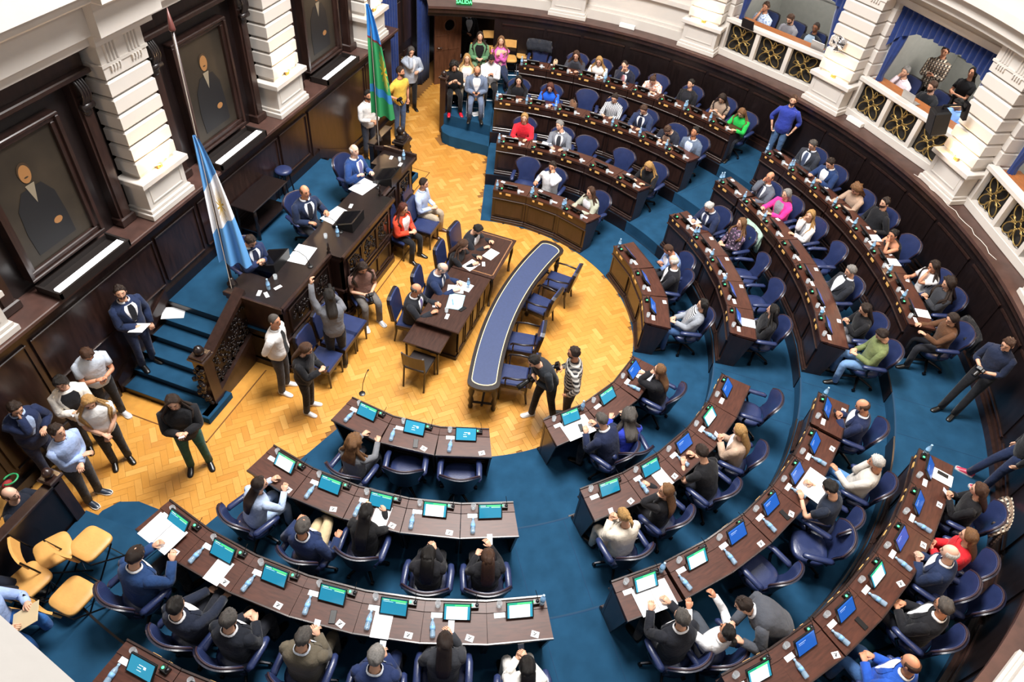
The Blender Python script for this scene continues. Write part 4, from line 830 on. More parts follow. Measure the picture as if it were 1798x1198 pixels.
def person(short, label, px, z=0., face=0., stand=False, sc=1., top=('shirt', 'e8e8ea'), legs='20222a', hair=('short', 'dark'), sk='l', pose=None, lean=.08, nod=.15, yaw=0., roll=0., sleeve='long', fat=0., shoe='15120f',
           spread=1., cross=False, glasses=False, beard=None, knees=None, xy=None, seat_h=.42, twist=0., skirt=False, sole=None, tilt=0., probe=False, img=None):
    """builds one person; px = pixel of the head centre in the photograph (or xy = floor point); returns (root, info)"""
    s = sc; X = np.array([1., 0, 0])
    P = np.array([0, 0, (.95*s if stand else seat_h+.085)])
    def sd(l): return norm([math.sin(tilt), math.sin(l)*math.cos(tilt), math.cos(l)*math.cos(tilt)])
    mid = P+.265*s*sd(lean*.75); nk = mid+.245*s*sd(lean*1.25)
    def cen(q):                      # q metres up the spine (unscaled), returns centre + up
        t = q/.56; a = (1-t)**2*P+2*t*(1-t)*(P+.255*s*sd(lean*.6))+t*t*nk if q > 0 else P+q*s*sd(lean*.5)
        return a
    TS = np.array([-.11, -.04, .04, .14, .26, .37, .45, .505, .54, .575]); TA = np.array([.10, .158, .165, .150, .160, .180, .186, .158, .10, .062]); TB = np.array([.08, .115, .122, .112, .118, .124, .112, .092, .075, .06])
    cw, sw_ = math.cos(twist), math.sin(twist)
    def tor(q, ang, off=0., fatk=1.):
        a = np.interp(q, TS, TA)*s+off; b = np.interp(q, TS, TB)*s+off; c = cen(q); up = norm(cen(q+.02)-cen(q-.02)); k = max(0, min(1, q/.4)); xx = np.array([math.cos(twist*k), math.sin(twist*k), 0]); fw = norm(np.cross(up, xx))
        f = fat*math.exp(-((q-.08)/.14)**2); cs, sn = math.sin(ang), math.cos(ang)   # ang from the front
        sg = lambda v: math.copysign(abs(v)**.8, v)
        return c+xx*(a+f*.5)*sg(cs)+fw*((b+(f if sn > 0 else .3*f))*sg(sn))
    def torso_rings(qs, off, m=16): return [[tor(q, -t, off) for t in np.arange(m)*2*PI/m] for q in qs]
    # head
    Rh = rotz(twist) @ Rm(nod, yaw, roll); up = norm(nk-mid); hc = nk+up*.07*s+Rh @ np.array([0, .018, .115])*s
    hs = .985*s**.5
    H = lambda v: np.asarray(v) @ (Rh*hs).T+hc
    # place in the room
    if img is not None:               # facing given as a direction in the photograph, degrees clockwise from right
        g0 = at(px[0], px[1]+60, z); g1 = at(px[0]+8*math.cos(math.radians(img)), px[1]+60+8*math.sin(math.radians(img)), z); face = math.degrees(math.atan2(g1[1]-g0[1], g1[0]-g0[0]))
    th = math.radians(face); Rz = rotz(th-PI/2)
    if px is not None:
        w = at(px[0], px[1], z+hc[2]); root = w-Rz @ hc; root[2] = z
    else: root = np.array([xy[0], xy[1], z])
    if probe: return root
    # arms
    pr = (STP if stand else POSES)[pose or ('down' if stand else 'lap')] if not isinstance(pose, tuple) else pose
    xx = np.array([math.cos(twist), math.sin(twist), 0])
    shd = {1: cen(.455)+xx*.186*s, -1: cen(.455)-xx*.186*s}; arms = {}
    for sgn, tgt in ((1, pr[0]), (-1, pr[1])):
        T = np.array([tgt[0], tgt[1], 0 if isinstance(tgt[2], str) else tgt[2]*(1 if not stand else s)], float)
        if tgt[2] == 'h': T = H([tgt[0], .115, -.085])
        S = shd[sgn]; l1, l2 = .285*s, .255*s; D = T-S; dist = np.linalg.norm(D)
        if dist > .98*(l1+l2): T = S+D/dist*.98*(l1+l2); D = T-S; dist = np.linalg.norm(D)
        if dist < .12: dist = .12
        n_ = D/dist; ca = (l1*l1+dist*dist-l2*l2)/(2*l1*dist); ca = max(-1, min(1, ca)); pole = np.array([sgn*.55, -.35, -.85]); pole = norm(pole-n_*(pole@n_))
        E = S+n_*l1*ca+pole*l1*math.sqrt(1-ca*ca); arms[sgn] = (S, E, T)
    def arm_path(S, E, W, t0=0, t1=1):
        d1, d2 = norm(E-S), norm(W-E); return [S, S+(E-S)*.35, S+(E-S)*.75, E-d1*.035, E+(d2-d1)*.012, E+d2*.035, E+(W-E)*.4, W-(W-E)*.06]
    # legs
    LG = {}
    for sgn in (1, -1):
        hip = P+np.array([sgn*.088*s, .0, -.03])
        if stand:
            off = (knees or {}).get(sgn, (0, 0)); A_ = np.array([sgn*.10*spread+off[0], off[1]-.02, .085]); K = (hip+A_)/2+np.array([sgn*.005, .03, .02])
        else:
            K = P+np.array([sgn*.13*spread, .42*s, -.01]); A_ = np.array([sgn*.14*spread, .40*s, .085])
            if cross and sgn == 1: K = P+np.array([.02, .42*s, .09]); A_ = P+np.array([-.16, .56*s, -.2])
            if knees and sgn in knees: A_ = A_+np.array([*knees[sgn], 0])
        LG[sgn] = (hip, K, A_)
    sm = skin(sk); B = MB()
    # continuous body: trunk and neck, then head, limbs
    B.loft(torso_rings([-.1, 0, .12, .26, .38, .45, .5, .54, .575], -.012, 10)[:-1]+[ring(nk+up*(.02*s), X, norm(np.cross(up, X)), .058*s, .06*s, 10, 1), ring(nk+up*.09*s+Rh@np.array([0, .01, 0]), X, norm(np.cross(up, X)), .052*s, .056*s, 10, 1), ring(hc-up*.03, X, norm(np.cross(up, X)), .045, .05, 10, 1)])
    B.loft([H(r)[::1] for r in HEADR][::1])
    B.loft([H(np.array([(-w, y, zz), (w, y, zz), (w*.4, y2, zz), (-w*.4, y2, zz)])) for w, y, y2, zz in ((.014, .085, .106, -.032), (.014, .085, .11, -.024), (.010, .085, .102, .0), (.006, .085, .094, .022))])
    for sx in (-1, 1):
        B.loft([H(np.array([sx*.074, -.005, -.012])+np.array([[sx*.0, 0, 0]])+np.c_[np.full(7, sx*dx), r*.55*np.cos(np.arange(7)*2*PI/7), r*np.sin(np.arange(7)*2*PI/7)]) for dx, r in ((-.01, .02), (.004, .032), (.012, .03), (.012, .018))])
    for sgn, (S, E, W_) in arms.items():
        B.tube(arm_path(S, E, W_), np.array([.045, .042, .038, .036, .037, .036, .032, .026])*s, 8)
        # hand
        dd = norm(W_-E); phn = np.array([0, 0, -1.]) if abs(dd[2]) < .8 else np.array([-sgn*1., .3, 0]); phn = norm(phn-dd*(phn@dd)); wd = np.cross(dd, phn)*sgn
        k = s*.98; c0 = W_-dd*.01
        B.loft([ring(c0+dd*t*k+phn*o*k, wd, phn, a*k, b_*k, 8, .8) for t, a, b_, o in ((-.01, .025, .019, 0), (.025, .032, .017, 0), (.06, .041, .016, .002), (.095, .04, .013, .005))])
        for fi, (o, L) in enumerate(((.03, .068), (.011, .078), (-.009, .073), (-.028, .056))):
            b0 = c0+dd*.088*k+wd*o*k+phn*.004*k; curl = .55+.12*fi; pts = [b0]; ang = .15
            for q in (.42, .34, .28): ang += curl*(.6 if q == .42 else 1); pts.append(pts[-1]+(dd*math.cos(ang)+phn*math.sin(ang)+wd*o*.8)*L*q*k)
            B.tube(pts, np.array([.0098, .0092, .0085, .0062])*k, 6)
        b0 = c0+dd*.03*k+wd*.03*k+phn*.004*k; p1 = b0+(wd*.6+dd*.7+phn*.35)*.038*k; p2 = p1+(dd*.9+phn*.4+wd*.15)*.032*k; B.tube([b0-wd*.012*k, b0, p1, p2], np.array([.013, .013, .011, .007])*k, 6)
    for sgn, (h_, K, A_) in LG.items(): B.tube([h_, h_+(K-h_)*.5, h_+(K-h_)*.93, K+(A_-K)*.12, K+(A_-K)*.4, A_], np.array([.06, .05, .03, .03, .036, .03])*s, 8)
    B.cur = 1
    for sx in (-1, 1): B.ball(H([sx*.031, .083, .012]), (.0095, .0095, .0055), 6, 4); B.loft([H(np.array([(sx*.015, .09, .036), (sx*.05, .076, .031), (sx*.05, .078, .036), (sx*.015, .093, .041)])+np.array([0, d_, 0])) for d_ in (-.006, .003)])
    B.cur = 2; B.loft([H(np.array([(-.024, .083, -.062), (0, .094, -.066), (.024, .083, -.062), (0, .097, -.056)])+np.array([0, d_, 0])) for d_ in (-.008, .002)])
    rt = link('person', B.mesh('person', [sm, EYE, lipm(sk)], True), None, TM(tuple(root), th-PI/2)); tag(rt, label, 'person', 'people in the chamber')
    # ---- clothing
    kind, c = top[0], top[1]; jk = kind in ('suit', 'cardigan'); off = (.034 if kind == 'suit' else .028) if jk else .018
    cm = cloth(c); mb = MB()
    low = -.16 if (jk and stand) else (-.1 if stand else -.06)
    qs = [low, -.02, .05, .13, .22, .31, .39, .45, .5, .53, .552]
    rr = torso_rings(qs[:-1], off, 20); neckr = torso_rings([.556], .012 if kind not in ('tank',) else .02, 20)
    if stand: rr[0] = [p+(p-cen(low))*.12 for p in rr[0]]
    if kind == 'tank': rr = torso_rings(qs[:-3], off, 20); mb.loft(rr, False, True)
    else: mb.loft(rr+neckr+torso_rings([.572], .003, 20)+torso_rings([.55], -.012, 20), False, False)
    send = {'long': 8, 'three': 7, 'short': 3}.get(sleeve, 8)
    if kind != 'tank':
        for sgn, (S, E, W_) in arms.items():
            path = arm_path(S, E, W_); rad = (np.array([.066, .060, .055, .051, .052, .050, .046, .041])+(.013 if jk else .003))*s; path[-1] = W_-(W_-E)*.03
            st = [S-norm(E-S)*.035-xx*sgn*.03]; path = st+path[:send]; rad = np.r_[.045*s, rad[:send]]
            if sleeve == 'short': path[-1] = S+(E-S)*.62; rad = rad*1.0; rad[-1] = .062*s
            mb.tube(path, rad, 10)
    nm = {'suit': 'jacket', 'cardigan': 'jacket', 'tee': 't_shirt', 'tank': 'tank_top', 'sweater': 'sweater'}.get(kind, 'shirt')
    o = obj(nm, mb, cm, rt, smooth=True)
    def patch(w, q0, q1, offp, nq=9, na=6):
        qq = np.linspace(q0, q1, nq); V = []; F = []
        for q in qq:
            ww = w(q)
            for a in np.linspace(-1, 1, na+1): V.append(tor(q, a*ww, offp))
        for i in range(nq-1):
            for j in range(na): a = i*(na+1)+j; F.append((a, a+1, a+na+2, a+na+1))
        return MB().add(V, F)
    if jk:
        inner = top[2] if len(top) > 2 else 'e8e8ea'; wide = .40 if kind == 'suit' else .58; q0 = .18 if kind == 'suit' else .02
        obj('shirt', patch(lambda q: .05+wide*max(0, (q-q0)/(.55-q0))**.9, q0, .553, off+.009), cloth(inner), rt, smooth=True)
        lp = MB()
        for sg in (-1, 1):
            V = []; F = []; qq = np.linspace(q0+.02, .548, 8)
            for q in qq:
                w0 = .04+wide*max(0, (q-q0)/(.55-q0))**.9; w1 = w0+.42*math.sin(min(1, (q-q0)/.33)*PI*.72)
                V += [tor(q, sg*w0, off+.008), tor(q, sg*(w0+w1)/2, off+.018), tor(q, sg*w1, off+.004)]
            for i in range(7):
                for j in (0, 1): a = i*3+j; F.append((a, a+1, a+4, a+3) if sg > 0 else (a+3, a+4, a+1, a))
            lp.add(V, F)
        obj('lapels', lp, cm, rt, smooth=True)
        if kind == 'suit' and len(top) > 3 and top[3]:
            obj('tie', patch(lambda q: .15+.12*max(0, (.3-q)), q0+.01, .545, off+.012, 8, 2), cloth(top[3]), rt, smooth=True)
    if kind in ('shirt', 'suit') :
        cc = cloth(c if kind == 'shirt' else (top[2] if len(top) > 2 else 'e8e8ea')); mbc = MB(); V = []; F = []
        for k_ in range(15):
            a = (-PI+2*PI*k_/14)*.93; base = tor(.562, PI+a, .012); c0 = cen(.562); V += [base, c0+(base-c0)*.86+up*.034*s, c0+(base-c0)*1.02+up*.012*s]
        for k_ in range(14):
            for j in (0, 1): a = k_*3+j; F.append((a, a+1, a+4, a+3))
        obj('collar', mbc.add(V, F), cc, rt, smooth=True)
    if kind == 'shirt' and len(top) > 2 and top[2]: obj('tie', patch(lambda q: .15+.1*max(0, (.3-q)), .0, .548, off+.006, 8, 2), cloth(top[2]), rt, smooth=True)
    if kind == 'vest': pass
    # trousers
    mb = MB(); lm = cloth(legs); mb.loft(torso_rings([-.12, -.06, 0, .06], .008, 16), True, True)
    for sgn, (h_, K, A_) in LG.items():
        d1, d2 = norm(K-h_), norm(A_-K); e_ = A_+d2*.03
        mb.tube([h_-d1*.05, h_+(K-h_)*.3, h_+(K-h_)*.72, K-d1*.03, K+(d2-d1)*.015, K+d2*.05, K+(A_-K)*.5, e_], np.array([.095, .092, .078, .068, .067, .064, .06, .056])*s*(1 if not skirt else 1.1), 10)
    obj('trousers', mb, lm, rt, smooth=True)
    for sgn, (h_, K, A_) in LG.items():
        d2 = norm(A_-K); fw = norm(np.array([sgn*.18, 1, 0])); 
        if cross and sgn == 1 and not stand: fw = norm([-.35, .8, -.3])
        u_ = norm(np.array([0, 0, 1.])-fw*fw[2]); w_ = np.cross(fw, u_); R = []
        for t, a, b0, b1 in ((-.065, .025, -.08, .0), (-.05, .036, -.083, .02), (.0, .038, -.084, .01), (.06, .042, -.085, -.02), (.13, .045, -.085, -.045), (.175, .036, -.084, -.055), (.195, .015, -.08, -.065)):
            c_ = A_+fw*t*s; R.append([c_+w_*x*s+u_*y for x, y in ((-a, b0), (a, b0), (a, (b0+b1)/2), (a*.6, b1), (-a*.6, b1), (-a, (b0+b1)/2))])
        o = obj('shoe', MB().loft(R), mat('shoe_'+shoe, shoe, .3, spec=.6), rt, smooth=True)
        if sole:
            obj('sole', MB().loft([[q[0]-u_*.004-w_*.004, q[1]-u_*.004+w_*.004, q[1]+u_*.022+w_*.004, q[0]+u_*.022-w_*.004] for q in map(np.array, R)]), SOLE, o)
    # ---- hair
    st, hcn = hair[0], hair[1]; hm = hmat(hcn) if hcn else None; HM = MB()
    def cap(lim, th_, top_=PI/2-.02, nz=.006, na=26, nr=8, azr=None):
        azs = np.linspace(-PI, PI, na+1)[:-1] if azr is None else np.linspace(azr, 2*PI-azr, na); R = []
        for j in range(nr):
            t = j/(nr-1); row = []
            el = np.array([np.interp(abs(((a+PI) % (2*PI))-PI), *lim) for a in azs]); e = el+(top_-el)*t
            of = th_*math.sin(min(1, t*3+.08)*PI/2)*np.ones(len(azs))+RNG.normal(0, nz, len(azs))*(0 if j == 0 else 1)
            if j == 0 or (azr is not None and j == nr-1): of = of*0-.004
            if azr is not None: of[0] = of[-1] = -.004
            R.append(H(head_pt(azs, e, of)))
        HM.loft(R, False, azr is None, azr is None)
    SHORTL = ([0, .5, .95, 1.25, 1.7, 2.4, PI], [.72, .68, .45, -.1, -.25, -.55, -.65]); LONGL = ([0, .35, .85, 1.25, 1.6, PI], [.92, .84, .5, -.25, -.75, -.85])
    if st == 'short': cap(SHORTL, .016)
    elif st == 'buzz': cap(SHORTL, .006, nz=.001)
    elif st == 'balding': cap(([0, .6, 1.0, 1.3, 1.7, 2.4, PI], [1.25, 1.2, .7, -.05, -.25, -.55, -.65]), .012)
    elif st == 'spot': cap(([0, .95, 1.25, 1.7, 2.4, PI], [.8, .5, -.1, -.25, -.55, -.65]), .018, top_=1.15)
    elif st == 'horseshoe': cap(([0, 1.2, 1.5, 2.4, PI], [-.1, -.1, -.25, -.55, -.65]), .011, top_=.5, azr=1.15, na=18, nr=6, nz=.002)
    elif st in ('long', 'longf', 'bob', 'curly', 'tied', 'fringe', 'curlyshort'):
        big = st in ('curly', 'curlyshort'); lim = LONGL if st != 'fringe' else ([0, .5, .8, 1.15, 1.6, PI], [.5, .48, .2, -.4, -.75, -.85])
        if st == 'tied': lim = SHORTL
        cap(lim, .05 if big else (.022 if st != 'tied' else .012), nz=.014 if big else .004)
        L = hair[2] if len(hair) > 2 else .28
        if st in ('long', 'longf', 'fringe', 'curly', 'bob', 'curlyshort'):
            if st in ('bob', 'curlyshort'): L = .06
            bk = norm(-np.cross(norm(cen(.4)-cen(.3)), xx)); Rr = []
            pts = [H([0, -.045, .06]), H([0, -.065, -.03]), H([0, -.06, -.11])]
            hw = [.07, .088, .09]; hd = [.05, .052, .05]
            for t in (np.linspace(0, 1, 5)[1:] if L > .1 else [.15]):
                q = .52-L*t*1.0; pts.append(tor(max(q, .05), PI, .03 if not big else .045)); hw.append((.10-.03*t)*(1.25 if big else 1)); hd.append((.042-.018*t)*(1.4 if big else 1))
            for i, p in enumerate(pts):
                tg = norm(pts[min(i+1, len(pts)-1)]-pts[max(i-1, 0)]); w_ = norm(rotz(twist*.5+yaw*(.6 if i < 3 else .2))@X); w_ = norm(w_-tg*(w_@tg)); d_ = np.cross(tg, w_); rg = ring(p, w_, d_, hw[i]*s, hd[i]*s, 14, .9)
                if big: rg = rg+RNG.normal(0, .012, rg.shape)
                Rr.append(rg)
            HM.loft(Rr)
            if st in ('longf', 'curly'):
                for sg in (-1, 1):
                    pts = [H([sg*.066, .015, .06]), H([sg*.088, -.005, -.03]), H([sg*.092, -.005, -.11]), tor(.49, sg*1.2, .035), tor(.40, sg*.8, .03), tor(max(.12, .5-L), sg*.66, .028)]
                    HM.tube(pts, np.array([.012, .017, .019, .022, .021, .006])*(1.5 if big else 1), 8, flat=.8)
                    pts = [H([sg*.07, -.01, .05]), H([sg*.09, -.03, -.03]), H([sg*.094, -.035, -.11]), tor(.5, sg*1.6, .03), tor(.42, sg*1.15, .034), tor(max(.16, .52-L*.9), sg*.95, .03)]
                    HM.tube(pts, np.array([.012, .018, .022, .026, .024, .006])*(1.5 if big else 1), 8, flat=.8)
        if st == 'tied': HM.ball(H([0, -.12, .02]), .035*s, 10, 6); HM.tube([H([0, -.12, .02]), H([0, -.15, -.05]), H([0, -.13, -.14])], [.03, .026, .008], 8)
    if HM.n: obj('hair', HM, hm, rt, smooth=True)
    if beard:
        bb = MB(); azs = np.linspace(-1.35, 1.35, 15); bb.loft([H(head_pt(azs, e, o_)) for e, o_ in ((-.2, -.003), (-.42, .006), (-.75, .009), (-1.1, .004))], False, False, False); obj('beard', bb, hmat(beard), rt, smooth=True)
    if glasses:
        g = MB(); t = np.linspace(0, 2*PI, 11)
        for sx in (-1, 1): g.tube(H(np.c_[sx*.032+.024*np.cos(t), np.full(11, .098), .012+.018*np.sin(t)]), .0025, 4); g.tube([H([sx*.056, .097, .016]), H([sx*.078, .03, .014]), H([sx*.078, -.02, .01])], .0022, 4)
        g.tube([H([-.008, .1, .014]), H([.008, .1, .014])], .0025, 4); obj('glasses', g, BLK, rt)
    Mw = np.array(TM(tuple(root), th-PI/2)); wpt = lambda v: Mw[:3, :3]@np.asarray(v)+Mw[:3, 3]
    return dict(root=rt, loc=root, face=th, hand={k_: wpt(v[2]) for k_, v in arms.items()}, hdir={k_: Mw[:3, :3]@norm(v[2]-v[1]) for k_, v in arms.items()}, M=Matrix(Mw.tolist()), short=short)
def held(info, name, parts, label, cat, side=None, dz=.02, fwd=.07, rx=.6, group=None, rz=0):
    """a thing held in one hand (side) or between both"""
    h = info['hand']; p = (h[1]+h[-1])/2 if side is None else h[side]; f = np.array([math.cos(info['face']), math.sin(info['face']), 0]); p = p+f*fwd+np.array([0, 0, dz])
    return make(name, parts, label, cat, TM(tuple(p), info['face']-PI/2+rz, rx), group) if isinstance(parts, list) else single(name, parts, label, cat, TM(tuple(p), info['face']-PI/2+rz, rx), group)
NV, BK, CH, GR, WH, LB = '1b2440', '141419', '2a2c33', '6a6f78', 'e6e6e9', 'a9bbda'
INFO = {}; DBG = []
def SP(sec, row, i, short, extra, px, turn=0, chair=True, **kw):
    key = (sec, row, i); SHORT[key] = short; a = ANG[(sec, row)][i]
    lab = short+(', '+extra if extra else '')
    ln = kw.pop('lean', .08); off = lambda l: math.hypot(*person(short, lab, px, z=ZK[row-1], face=a+180+turn, lean=l, probe=True, **kw)[:2])-RK[row-1]
    while off(ln) < .64 and ln < .5: ln += .06
    while off(ln) > .95 and ln > -.15: ln -= .05
    r_ = person(short, lab, px, z=ZK[row-1], face=a+180+turn, lean=ln, probe=True, **kw); rr_ = math.hypot(r_[0], r_[1]); r2 = max(rr_, RK[row-1]+.6)
    inf = person(short, lab, None, xy=(r_[0]*r2/rr_, r_[1]*r2/rr_), z=ZK[row-1], face=a+180+turn, lean=ln, **kw); INFO[key] = inf
    x, y, z = inf['loc']; DBG.append((key, round(math.hypot(x, y)-RK[row-1], 2), round(((math.degrees(math.atan2(y, x))-a+90) % 360)-90, 1)))
    if chair: make('swivel_chair', SWIV, 'blue leather swivel chair under the '+short, 'chair', TM((x, y, ZK[row-1]), inf['face']-PI/2), 'swivel chairs of the members')
    return inf
def phone(inf, white=False, side=None, **k): return held(inf, 'phone', PHW if white else PHB, ('light' if white else 'black')+' mobile phone held by the '+inf['short'], 'phone', side, group='mobile phones', **k)
W_ = dict(sc=.93)
# ---- block A
SP('A', 1, 1, 'person in white shirt hand on face', 'front row by door', (970, 292), top=('shirt', WH), hair=('short', 'dark'), beard='dark', sk='m', pose='hip', legs=CH, lean=.0)
SP('A', 1, 2, 'person in pale sage blazer', 'front row aisle seat by door', (1037, 337), turn=-15, top=('cardigan', 'a3a594', WH), hair=('longf', 'brown', .26), pose='desk', lean=.05, **W_)
SP('A', 2, 0, 'person in red jacket', 'end of second row by the platform', (921, 207), top=('cardigan', 'c8202f', 'b81828'), hair=('bob', 'blond'), pose='desk', **W_)
SP('A', 2, 1, 'person in grey suit dark tie', 'head tilted aside, second row', (983, 220), top=('suit', '737780', WH, '33353c'), hair=('short', 'grey'), pose='write', yaw=-.5, roll=.3, fat=.04, legs='5c6068')
inf = SP('A', 2, 4, 'person in black bowing over desk', 'second row aisle seat by door', (1139, 292), top=('top', BK), hair=('longf', 'blond', .24), pose='desk', nod=.7, lean=.2, legs=BK, **W_)
SP('A', 3, 0, 'person in black blouse', 'third row end by the platform', (911, 141), top=('top', BK), hair=('longf', 'black', .28), pose='desk', legs=BK, **W_)
SP('A', 3, 1, 'person in royal blue blouse', 'reading at the desk', (966, 153), top=('shirt', '1f5fd0'), hair=('longf', 'auburn', .2), pose='desk', nod=.5, lean=.15, **W_)
SP('A', 3, 3, 'person in black and white striped blouse', 'third row', (1079, 172), top=('shirt', 'p_bw'), hair=('tied', 'dark'), pose='desk', nod=.45, lean=.1, **W_)
SP('A', 3, 4, 'person in navy suit bowing slightly', 'third row by door', (1130, 192), top=('suit', '263252', WH, '1e2438'), hair=('short', 'brown'), pose='desk', nod=.6, lean=.15)
SP('A', 3, 5, 'person in dark suit bending deeply', 'over the desk', (1172, 228), top=('suit', '20222e', 'c2a48c'), hair=('short', 'brown'), pose='desk', nod=.95, lean=.3)
SP('A', 3, 6, 'person in grey-blue suit looking up', 'third row aisle seat', (1220, 232), top=('suit', '5e6b80', 'c9d4e6'), hair=('short', 'black'), sk='t', pose='lap', nod=-.15, fat=.04, lean=-.02)
SP('A', 4, 1, 'person in charcoal cardigan', 'back row beside the draped coat', (1012, 97), top=('cardigan', '3a3a42', '2a2a30'), hair=('longf', 'brown', .25), pose='desk', nod=.35, lean=.1, **W_)
SP('A', 4, 2, 'person in white blouse', 'back row by door', (1052, 107), top=('shirt', 'e4ded8'), hair=('longf', 'blond', .3), pose='desk', nod=.4, lean=.12, **W_)
SP('A', 4, 3, 'person in dark suit pink tie', 'head resting on one hand', (1097, 115), top=('suit', '1d2030', WH, 'c88a90'), hair=('balding', 'dark'), pose='chin', nod=.35, roll=.2, lean=.12)
SP('A', 4, 4, 'person in orange and white print blouse', 'bowing in the back row', (1146, 140), top=('shirt', 'p_orange'), hair=('tied', 'brown'), pose='desk', nod=.8, lean=.22, **W_)
SP('A', 4, 5, 'person in black cardigan sitting upright', 'back row', (1213, 147), top=('cardigan', '1a1a1f', '26262c'), hair=('tied', 'black'), pose='lap', nod=.05, yaw=-.2, **W_)
inf = SP('A', 4, 6, 'person in taupe top', 'looking at a phone in the back row', (1268, 172), top=('tee', '9a8676'), sleeve='short', hair=('longf', 'dark', .2), pose='phone', nod=.75, lean=.1, **W_); phone(inf, True)
SP('A', 4, 7, 'person in bright green blouse', 'back row aisle seat', (1302, 198), top=('shirt', '22b04a'), hair=('longf', 'light', .2), pose='desk', nod=.7, lean=.15, **W_)
# ---- block B
inf = SP('B', 1, 0, 'person in light blue blazer leaning over', 'front row end by the aisle', (1174, 438), turn=-10, top=('suit', '6f88b8', 'dfe4ee'), hair=('buzz', 'brown'), sk='m', pose='phone', nod=.7, lean=.45, legs=CH, yaw=-.3); phone(inf)
SP('B', 1, 1, 'person in black suit turned aside', 'towards the light blue blazer', (1183, 458), turn=-20, top=('suit', '17181f', WH), hair=('horseshoe', 'white'), sk='p', pose='knee', nod=.3, lean=.05, legs='24262e', fat=.06, yaw=-.5)
SP('B', 1, 2, 'person in grey blazer and striped top', 'reclining at the front row end', (1234, 535), top=('cardigan', '8e939c', 'p_sailor'), hair=('bob', 'black'), pose='lap', nod=.1, lean=-.25, legs='3d5a86', **W_)
SP('B', 2, 0, 'person in navy suit reading a sheet', 'second row by far aisle', (1245, 363), top=('suit', '1c2746', 'dfe4ee', '2a3358'), hair=('short', 'white'), pose='write', nod=.7, lean=.2)
SP('B', 2, 1, 'person in floral blouse', 'second row, green jacket on the chair', (1302, 392), top=('shirt', 'p_floral'), hair=('longf', 'light', .16), pose='lap', nod=.1, legs=BK, **W_)
SP('B', 2, 4, 'person in black leather jacket seated', 'second row aisle seat', (1357, 545), top=('cardigan', '18181c', '101014'), hair=('longf', 'black', .25), pose='lap', nod=.1, yaw=-.4, legs=BK, lean=0, **W_)
SP('B', 3, 0, 'person with glasses in grey suit', 'hand on chin in the third row', (1352, 311), top=('suit', '565b66', WH, '44485a'), hair=('horseshoe', 'brown'), sk='m', glasses=True, pose='chin', lean=-.1, nod=.0)
SP('B', 3, 1, 'person in hot pink blazer', 'third row', (1381, 341), top=('cardigan', 'e2348c', '8a8c94'), hair=('bob', 'grey'), pose='desk', nod=.2, legs=CH, **W_)
SP('B', 3, 2, 'person in white blazer hand at face', 'third row', (1423, 378), top=('cardigan', 'e3e0e0', '8d8f96'), hair=('longf', 'blond', .2), pose='chin', nod=.15, yaw=.4, **W_)
SP('B', 3, 4, 'person in dark suit reclining', 'third row, open white shirt', (1494, 476), top=('suit', '23262e', 'e2e6ee'), hair=('short', 'grey'), pose='lap', nod=.35, lean=-.15, legs='2b303c')
SP('B', 3, 5, 'person in black blouse looking down', 'third row, grey trousers', (1519, 543), top=('shirt', '18181c'), hair=('long', 'dark', .25), pose='phone', nod=.5, legs='9a9ba4', **W_)
SP('B', 3, 6, 'person in olive sweater', 'third row aisle seat', (1549, 588), top=('sweater', '6f7a4e'), hair=('short', 'dark'), pose='lap', nod=.75, lean=0, legs='6f93c0')
SP('B', 4, 0, 'person in charcoal suit and tie', 'back row end near the standing blue shirt', (1427, 254), top=('suit', '30343e', 'd4dae6', '44506a'), hair=('short', 'salt'), pose='lap', nod=.5, lean=.05)
SP('B', 4, 1, 'person in bright navy suit', 'back row, open white collar', (1458, 286), top=('suit', '1e3560', WH), hair=('short', 'dark'), pose='read', nod=.6, lean=.1)
SP('B', 4, 2, 'person in beige knit', 'back row', (1503, 332), top=('sweater', 'a88f7c'), hair=('curlyshort', 'light'), pose='desk', nod=.75, lean=.1, **W_)
SP('B', 4, 3, 'person in black sweater', 'back row', (1554, 356), top=('sweater', '16171c'), hair=('short', 'dark'), beard='dark', pose='rest', nod=.2, fat=.06, lean=-.02, legs='3d5a86')
SP('B', 4, 4, 'person in black sleeveless top', 'hand at the face, back row', (1568, 412), top=('tank', '17171b'), hair=('tied', 'black'), sk='m', pose='chinl', nod=.2, yaw=.3, **W_)
SP('B', 4, 5, 'person in white short-sleeved top', 'hand over the face', (1640, 467), top=('tee', 'e2dfdf'), sleeve='short', hair=('longf', 'dark', .25), sk='m', pose='chinl', nod=.4, legs=BK, **W_)
SP('B', 4, 6, 'person in dark grey sweater', 'back row, looking at the lap', (1665, 498), top=('sweater', '34363c'), hair=('curly', 'dark', .28), pose='phone', nod=.35, legs='1c1d24', lean=0, **W_)
SP('B', 4, 7, 'person in brown top', 'back row, black leather jacket on chair', (1672, 560), top=('top', '5a3c28'), hair=('long', 'dark', .3), pose='desk', nod=.5, yaw=.3, **W_)
